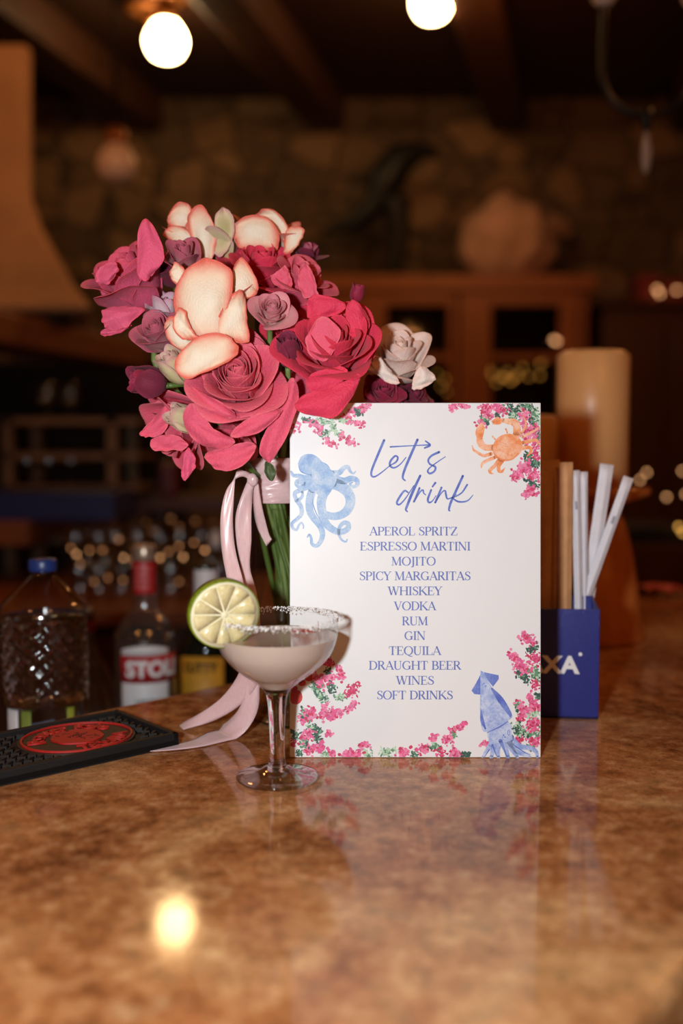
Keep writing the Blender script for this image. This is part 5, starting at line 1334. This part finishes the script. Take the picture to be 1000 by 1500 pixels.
# --- glazed wall cupboard
yC = 6.45
def cupboard():
    a, c = W(455, 760, yC), W(862, 404, yC)
    t = thing('display_cabinet', 'red brown wooden cupboard with two glazed doors against the stone wall', 'cupboard', ((a.x + c.x) / 2, yC, 0))
    x0, x1, z0, z1 = a.x - t.location.x, c.x - t.location.x, 0, c.z
    def bb(name, xa, xb, ya, yb, za, zb, m=m_cab, par=t):
        b = bmesh.new(); add_box(b, ((xa + xb) / 2, (ya + yb) / 2, (za + zb) / 2), (xb - xa, yb - ya, zb - za)); return bevel(obj(name, b, m, par, smooth=False), .005)
    D = .6
    bb('side', x0, x0 + .05, 0, D, z0, z1); bb('side', x1 - .05, x1, 0, D, z0, z1); bb('back', x0, x1, D - .03, D, z0, z1, m_cabd)
    bb('top', x0 - .04, x1 + .04, -.05, D, z1 - .10, z1)
    bb('plinth', x0, x1, 0, D, z0, z0 + .9)
    for px0, px1, op0, op1 in ((530, 668, 566, 656), (672, 846, 718, 818)):
        xa, xb = W(px0, 500, yC).x - t.location.x, W(px1, 500, yC).x - t.location.x
        oa, ob = W(op0, 500, yC).x - t.location.x, W(op1, 500, yC).x - t.location.x
        zt, zb = W(0, 448, yC).z, W(0, 640, yC).z
        b = bmesh.new()
        add_box(b, ((xa + oa) / 2, -.012, (z1 - .1 + .9) / 2), (oa - xa, .03, z1 - .1 - .9)); add_box(b, ((ob + xb) / 2, -.012, (z1 - .1 + .9) / 2), (xb - ob, .03, z1 - 1.0))
        add_box(b, ((oa + ob) / 2, -.012, (zt + z1 - .1) / 2), (ob - oa, .03, z1 - .1 - zt)); add_box(b, ((oa + ob) / 2, -.012, (zb + .9) / 2), (ob - oa, .03, zb - .9))
        add_box(b, ((oa + ob) / 2, -.012, W(0, 524, yC).z), (ob - oa, .028, .05))
        dr = obj('door', b, m_cab, t, smooth=False); bevel(dr, .004)
        for c_ in dr.data.vertices:
            if abs(c_.co.z) > 9: pass
        b = bmesh.new(); add_box(b, ((oa + ob) / 2, .002, (zt + zb) / 2), (ob - oa, .004, zt - zb)); obj('pane', b, m_pane, dr, smooth=False)
    bb('stile', W(455, 500, yC).x - t.location.x, W(530, 500, yC).x - t.location.x, -.012, .02, .9, z1 - .1)
    bb('shelf', x0 + .05, x1 - .05, .05, D - .03, W(0, 524, yC).z - .015, W(0, 524, yC).z + .015, m_cabd)
    bb('shelf', x0 + .05, x1 - .05, .05, D - .03, W(0, 606, yC).z - .015, W(0, 606, yC).z + .015, m_cabd)
    return t
cupboard()
# fairy lights glowing in the cupboard; back bar beads imitate lamp glints on glass
m_fairy = glow('fairy_light_glow', (1, .50, .10, 1), 3.2)
m_spark = glow('warm_spark_glow', (1, .48, .20, 1), 3)
m_dim = glow('dim_glint_glow', (1, .44, .17, 1), 1.1)
def beads(label, pts, y, r, m, cat='string lights', dim=None):
    base = W(*pts[0], y)
    t = thing('lights_and_glints', label, cat, base.to_tuple())
    rr = random.Random(int(pts[0][0]))
    ps = [W(px, py, y + rr.uniform(-.02, .02)) - base for px, py in pts]
    obj('wire', tube([tuple(p + Vector((0, .006, 0))) for p in ps], .002, 6, 3), m_iron, t)
    for p in ps:
        b = bmesh.new(); bmesh.ops.create_icosphere(b, subdivisions=2, radius=r, matrix=Matrix.Translation(p)); obj('bulb', b, m, t)
rf = random.Random(12)
cl_ = [(712 + 5.4 * i + rf.uniform(-3, 3), 556 - 1.3 * i + rf.uniform(-16, 14)) for i in range(17)]
beads('cluster of golden fairy lights behind the right cupboard pane', cl_, yC + .12, .011, m_fairy)
beads('few golden fairy lights in the left cupboard pane', [(640, 548), (652, 556), (646, 566), (655, 574)], yC + .12, .009, m_fairy)
beads('single bead of light at the right cupboard door', [(811, 498), (815, 500)], yC - .06, .011, m_spark)

# --- things on top of the cupboard
zc_top = W(0, 404, yC).z
t = thing('ornament', 'black curved iron ornament standing on the cupboard', 'ornament', (W(580, 404, yC).x, yC + .2, zc_top))
def tl_(px, py): 
    p = W(px, py, yC + .2) - Vector(t.location); return (p.x, 0, p.z)
obj('horn', tube([tl_(470, 338), tl_(512, 328), tl_(548, 300), tl_(566, 262), tl_(590, 232), tl_(618, 222), tl_(642, 226)], [.02, .05, .08, .12, .10, .06, .03], 14, 6), m_iron, t)
obj('post', tube([tl_(578, 290), tl_(584, 350), (0, 0, .02)], [.10, .07, .05], 12, 5), m_iron, t)
obj('foot', lathe([(0, 0), (.16, 0), (.14, .03), (0, .04)], 24), m_iron, t)
b = bmesh.new(); bmesh.ops.create_icosphere(b, subdivisions=4, radius=1)
for v in b.verts:
    n0 = v.co.normalized(); k = 1 + .16 * noise.noise(n0 * 2.2) + .07 * noise.noise(n0 * 6)
    v.co = Vector((n0.x * .30 * k, n0.y * .20 * k, max(-.22, n0.z * .30 * k) + .22))
o = obj('cloth_bundle', b, plain('dusty_pink_cloth', rgb(176, 132, 110), .85, var=.2, scale=6, bump=.2), loc=(W(748, 404, yC).x, yC + .14, zc_top)); tag(o, 'pale crumpled bundle lying on top of the cupboard', 'bundle')
b = bmesh.new(); add_tube(b, [(-.12, 0, .0), (-.06, 0, .2), (.05, 0, .36), (.16, 0, .42), (.26, 0, .36)], [.05, .06, .07, .09, .05], 12, 6)
o = obj('driftwood', b, plain('pale_driftwood', rgb(150, 108, 84), .85, var=.25, scale=9), loc=(W(800, 404, yC).x, yC + .53, zc_top)); tag(o, 'pale bent branch rising behind the bundle on the cupboard', 'branch')

# --- dark panelled cabinet on the right with red boxes on top
yR = 6.56
a, c = W(876, 900, yR), W(1180, 450, yR)
t = thing('sideboard', 'dark panelled wooden cabinet at the right behind the tall candle', 'cabinet', ((a.x + c.x) / 2, yR, 0))
w_ = (c.x - a.x)
b = bmesh.new(); add_box(b, (0, .3, c.z / 2), (w_, .6, c.z)); bevel(obj('carcass', b, m_cabd, t, smooth=False), .01)
b = bmesh.new(); add_box(b, (0, .28, c.z + .02), (w_ + .08, .68, .04)); bevel(obj('top', b, m_cabd, t, smooth=False), .008)
for k in range(3):
    x = -w_ / 2 + w_ * (k + .5) / 3
    b = bmesh.new(); add_box(b, (x, -.01, c.z * .5 + .2), (w_ / 3 - .06, .03, c.z - .6)); dr = obj('door', b, m_cabd, t, smooth=False); bevel(dr, .01)
    b = bmesh.new(); add_box(b, (x, -.028, c.z * .5 + .2), (w_ / 3 - .22, .012, c.z - .8)); obj('door_panel', b, m_cabd, dr, smooth=False)
m_redbox = plain('red_box', rgb(120, 30, 20), .5)
def redbox(label, px0, px1, py0, y):
    a, c = W(px0, 443, y), W(px1, py0, y); zb = W(1180, 450, yR).z + .04
    b = bmesh.new(); add_box(b, (0, 0, (c.z - zb) / 2), (c.x - a.x, .16, c.z - zb)); o = obj('box', b, m_redbox, smooth=False, loc=((a.x + c.x) / 2, y, zb)); bevel(o, .006); tag(o, label, 'box', 'red boxes on the dark cabinet')
redbox('taller red box on the dark cabinet at the right', 928, 960, 404, yR + .2); redbox('lower red box on the dark cabinet at the picture edge', 966, 1008, 412, yR + .2)
beads('pair of warm lights on the red boxes', [(962, 424), (966, 430), (991, 425)], yR + .08, .012, m_spark)

# --- back bar with rows of glasses
yB0, yB1 = 2.35, 3.05
zB = W(0, 893, yB0).z
b = bmesh.new(); bb_ = thing('back_bar', 'brown wooden back bar behind the bottles carrying rows of glasses', 'counter', (-.55, (yB0 + yB1) / 2, 0))
m_bb = wood('warm_worktop', rgb(110, 62, 32), rgb(146, 86, 46), .35, (1, 5, 1))
b = bmesh.new(); add_box(b, (-.15, 0, zB - .02), (1.7, yB1 - yB0, .04)); bevel(obj('worktop', b, m_bb, bb_, smooth=False), .005)
b = bmesh.new(); add_box(b, (-.15, .03, (zB - .04) / 2), (1.64, yB1 - yB0 - .06, zB - .04)); obj('cupboard', b, m_cabd, bb_, smooth=False)
# upturned tumblers and wine glasses
m_bg = thin_glass('bar_glass', (.90, .88, .86, 1), .12, gain=1.5)
def tumbler(label, x, y, first=[None]):
    if first[0] is None:
        t = thing('glass_tumbler', label, 'glass', (x, y, zB + .0005), 0, 'glasses on the back bar')
        obj('glass_wall', lathe([(.034, 0), (.036, .003), (.033, .09), (.031, .098), (0, .1)], 32), m_bg, t); first[0] = t
    else:
        t = copy_tree(first[0]); t.location = (x, y, zB + .0005); t['label'] = label
def wineglass(label, x, y, first=[None]):
    if first[0] is None:
        t = thing('wine_glass', label, 'wine glass', (x, y, zB + .0005), 0, 'wine glasses on the back bar')
        obj('bowl', lathe(catmull([(.006, .078), (.022, .088), (.036, .115), (.037, .14), (.031, .175)], 4), 32), m_bg, t)
        obj('stem', lathe([(.005, .004), (.0038, .02), (.0038, .06), (.006, .08)], 16), m_bg, t)
        obj('foot', lathe([(0, 0), (.034, 0), (.033, .002), (.006, .005), (0, .005)], 32), m_bg, t); first[0] = t
    else:
        t = copy_tree(first[0]); t.location = (x, y, zB + .0005); t['label'] = label
rg = random.Random(6)
spots = []
for r_, (yy, n) in enumerate(((2.44, 7), (2.60, 8), (2.77, 8), (2.93, 7))):
    for k in range(n):
        px = 112 + (k + .5 * (r_ % 2)) * (240 / n) + rg.uniform(-4, 4)
        spots.append((W(px, 850, yy).x, yy + rg.uniform(-.02, .02), r_, k, n))
row_n = ('front', 'second', 'third', 'rear')
ord_ = ('first', 'second', 'third', 'fourth', 'fifth', 'sixth', 'seventh', 'eighth')
for x, yy, r_, k, n in spots:
    (tumbler if r_ < 2 else wineglass)(('clear tumbler' if r_ < 2 else 'stemmed wine glass') + ' on the back bar, %s from the left in the %s row' % (ord_[k], row_n[r_]), x, yy)
beads('row of glowing beads imitating lamp glints among the back bar glasses', [(112, 812), (181, 817), (234, 817), (268, 816), (300, 806)], 2.36, .0033, m_spark)  # added emitters for the lamp reflections in the glassware, here and below
beads('faint glowing beads imitating lamp glints in the gaps between the tumblers', [(104, 803), (131, 806), (150, 806), (174, 790), (196, 820), (222, 806), (247, 808), (262, 800), (284, 795), (297, 852)], 2.37, .0036, m_dim)
beads('upper row of faint glowing beads imitating lamp glints behind the wine glasses', [(214, 765), (222, 778), (250, 760), (262, 772), (286, 764), (312, 767)], 3.0, .0042, m_dim)
beads('dim glowing beads imitating lamp glints low among the front tumblers', [(118, 826), (138, 852), (158, 846), (180, 850), (262, 852), (204, 848)], 2.38, .0034, m_dim)
# small white jug
o = obj('white_shaker', lathe([(0, 0), (.013, 0), (.016, .01), (.016, .035), (.010, .048), (0, .05)], 24), plain('white_ceramic', rgb(220, 226, 230), .3), loc=(W(316, 812, 2.5).x, 2.42, W(316, 808, 2.42).z))
bpy.data.objects.remove(o)
wp = W(316, 790, 2.42)
t = thing('milk_jug', 'small white jug on a stand between the glasses, left of the ribbon', 'jug', (wp.x, 2.42, zB))
obj('pedestal', lathe([(0, 0), (.03, 0), (.03, .004), (.006, .01), (.006, wp.z - zB - .03), (.02, wp.z - zB - .022), (0, wp.z - zB - .022)], 24), m_steel, t)
obj('jug', lathe(catmull([(.001, -.021), (.011, -.020), (.0135, -.005), (.011, .012), (.008, .017), (.009, .021)], 3), 24, c=(0, 0, wp.z - zB)), plain('white_ceramic', rgb(226, 230, 234), .3), t)
# blue crate and the rack behind it
boxpx('back_shelf', 'brown timber shelf board at the left under the blue crate', 'shelf', -120, 40, 764, 800, 2.75, .4, m_bb)
boxpx('crate', 'dark blue plastic crate at the left below the fireplace', 'crate', -60, 166, 722, 763, 2.80, .3, plain('dark_blue_plastic', rgb(26, 40, 96), .4))
rk = thing('wire_rack', 'dim metal rack of shelves standing in front of the fireplace opening', 'rack', (W(110, 800, 3.2).x, 3.2, 0))
m_rack = plain('dull_brass_rack', rgb(120, 92, 66), .5, .3)
for px in (14, 166):
    for dy in (0, .3):
        b = bmesh.new(); p = W(px, 700, 3.2); z1 = W(px, 612, 3.2).z
        add_box(b, (p.x - rk.location.x, dy, z1 / 2), (.03, .03, z1)); obj('post', b, m_rack, rk, smooth=False)
for py in (617, 668, 716, 790):
    b = bmesh.new(); a, c = W(10, py, 3.2), W(204, py, 3.2); add_box(b, ((a.x + c.x) / 2 - rk.location.x, .15, a.z), (c.x - a.x, .33, .02)); obj('shelf', b, m_rack, rk, smooth=False)
def rackglass(label, px, py):
    p = W(px, py, 3.25)
    o = obj('goblet', lathe(catmull([(.001, 0), (.03, .002), (.004, .008), (.004, .04), (.028, .06), (.03, .09), (.026, .11)], 3), 24), m_bg, loc=(p.x, 3.25, p.z)); tag(o, label, 'glass', 'goblets on the wire rack')
for n_, (px, py) in enumerate(((40, 716 - 5), (72, 716 - 5), (104, 711), (70, 612), (104, 612))):
    rackglass('goblet on the wire rack, ' + ('lower shelf at the left end', 'lower shelf, in the middle', 'lower shelf at the right', 'top shelf, left of the pair', 'top shelf, right of the pair')[n_], px, py)
boxpx('tin', 'small dark red tin standing under the left side of the bouquet', 'tin', 232, 258, 676, 728, 3.4, .08, plain('dark_red_tin', rgb(92, 16, 16), .4), bev=.01)
zt_ = W(245, 728, 3.4).z
b = bmesh.new(); tb_ = thing('side_table', 'dark wooden side table carrying the red tin', 'table', (W(290, 730, 3.45).x, 3.45, 0))
add_box(b, (0, .05, zt_ - .02), (.40, .4, .04)); obj('tabletop', b, m_cabd, tb_, smooth=False)
for sx in (-.17, .17):
    for sy in (-.12, .22):
        b = bmesh.new(); add_box(b, (sx, sy, (zt_ - .04) / 2), (.04, .04, zt_ - .04)); obj('leg', b, m_cabd, tb_, smooth=False)

# --- right background, beyond the bar
boxpx('low_cabinet', 'dark low cabinet beyond the bar at the right edge', 'cabinet', 880, 1120, 800, 1250, 3.3, .5, m_cabd)
zl = W(0, 800, 3.3).z
boxpx('crate', 'dark navy crate on the low cabinet at the right edge', 'crate', 905, 1010, 772, 799.5, 3.35, .3, plain('navy_plastic', rgb(18, 22, 44), .5))
beads('warm lights glimmering right of the tall candle', [(937, 703), (947, 692), (976, 728), (999, 690), (1004, 724)], 3.35, .0055, m_spark)
beads('dim amber light low at the right edge', [(994, 772), (1000, 780)], 3.3, .006, m_fairy)
# red blossom lying on the far end of the bar
rx = G(966, 872)
t = thing('poinsettia', 'red leafy blossom lying at the far right end of the bar', 'flower', rx.to_tuple())
m_poin = plain('red_leaf', rgb(196, 30, 30), .5, var=.2)
for k in range(7):
    a = k * .9 + .3; L = .045
    b = bmesh.new(); R_ = []
    for i in range(7):
        u = i / 6; wd_ = .013 * math.sin(math.pi * min(.97, u * .9 + .08)); c = Vector((math.cos(a) * L * u, math.sin(a) * L * u, .003 + .014 * math.sin(u * 2.4))); s_ = Vector((-math.sin(a), math.cos(a), 0)) * wd_
        R_.append((b.verts.new(c - s_), b.verts.new(c + Vector((0, 0, -.002))), b.verts.new(c + s_)))
    for A, B in zip(R_, R_[1:]):
        for q in (0, 1): b.faces.new((A[q], A[q + 1], B[q + 1], B[q]))
    solid(obj('petal', b, m_poin, t, recalc=False), .0006)
b = bmesh.new(); add_lathe(b, [(0, 0), (.006, 0), (.007, .006), (0, .010)], 12); obj('flower_centre', b, m_fairy if False else plain('yellow_centre', rgb(190, 150, 40), .6), t)
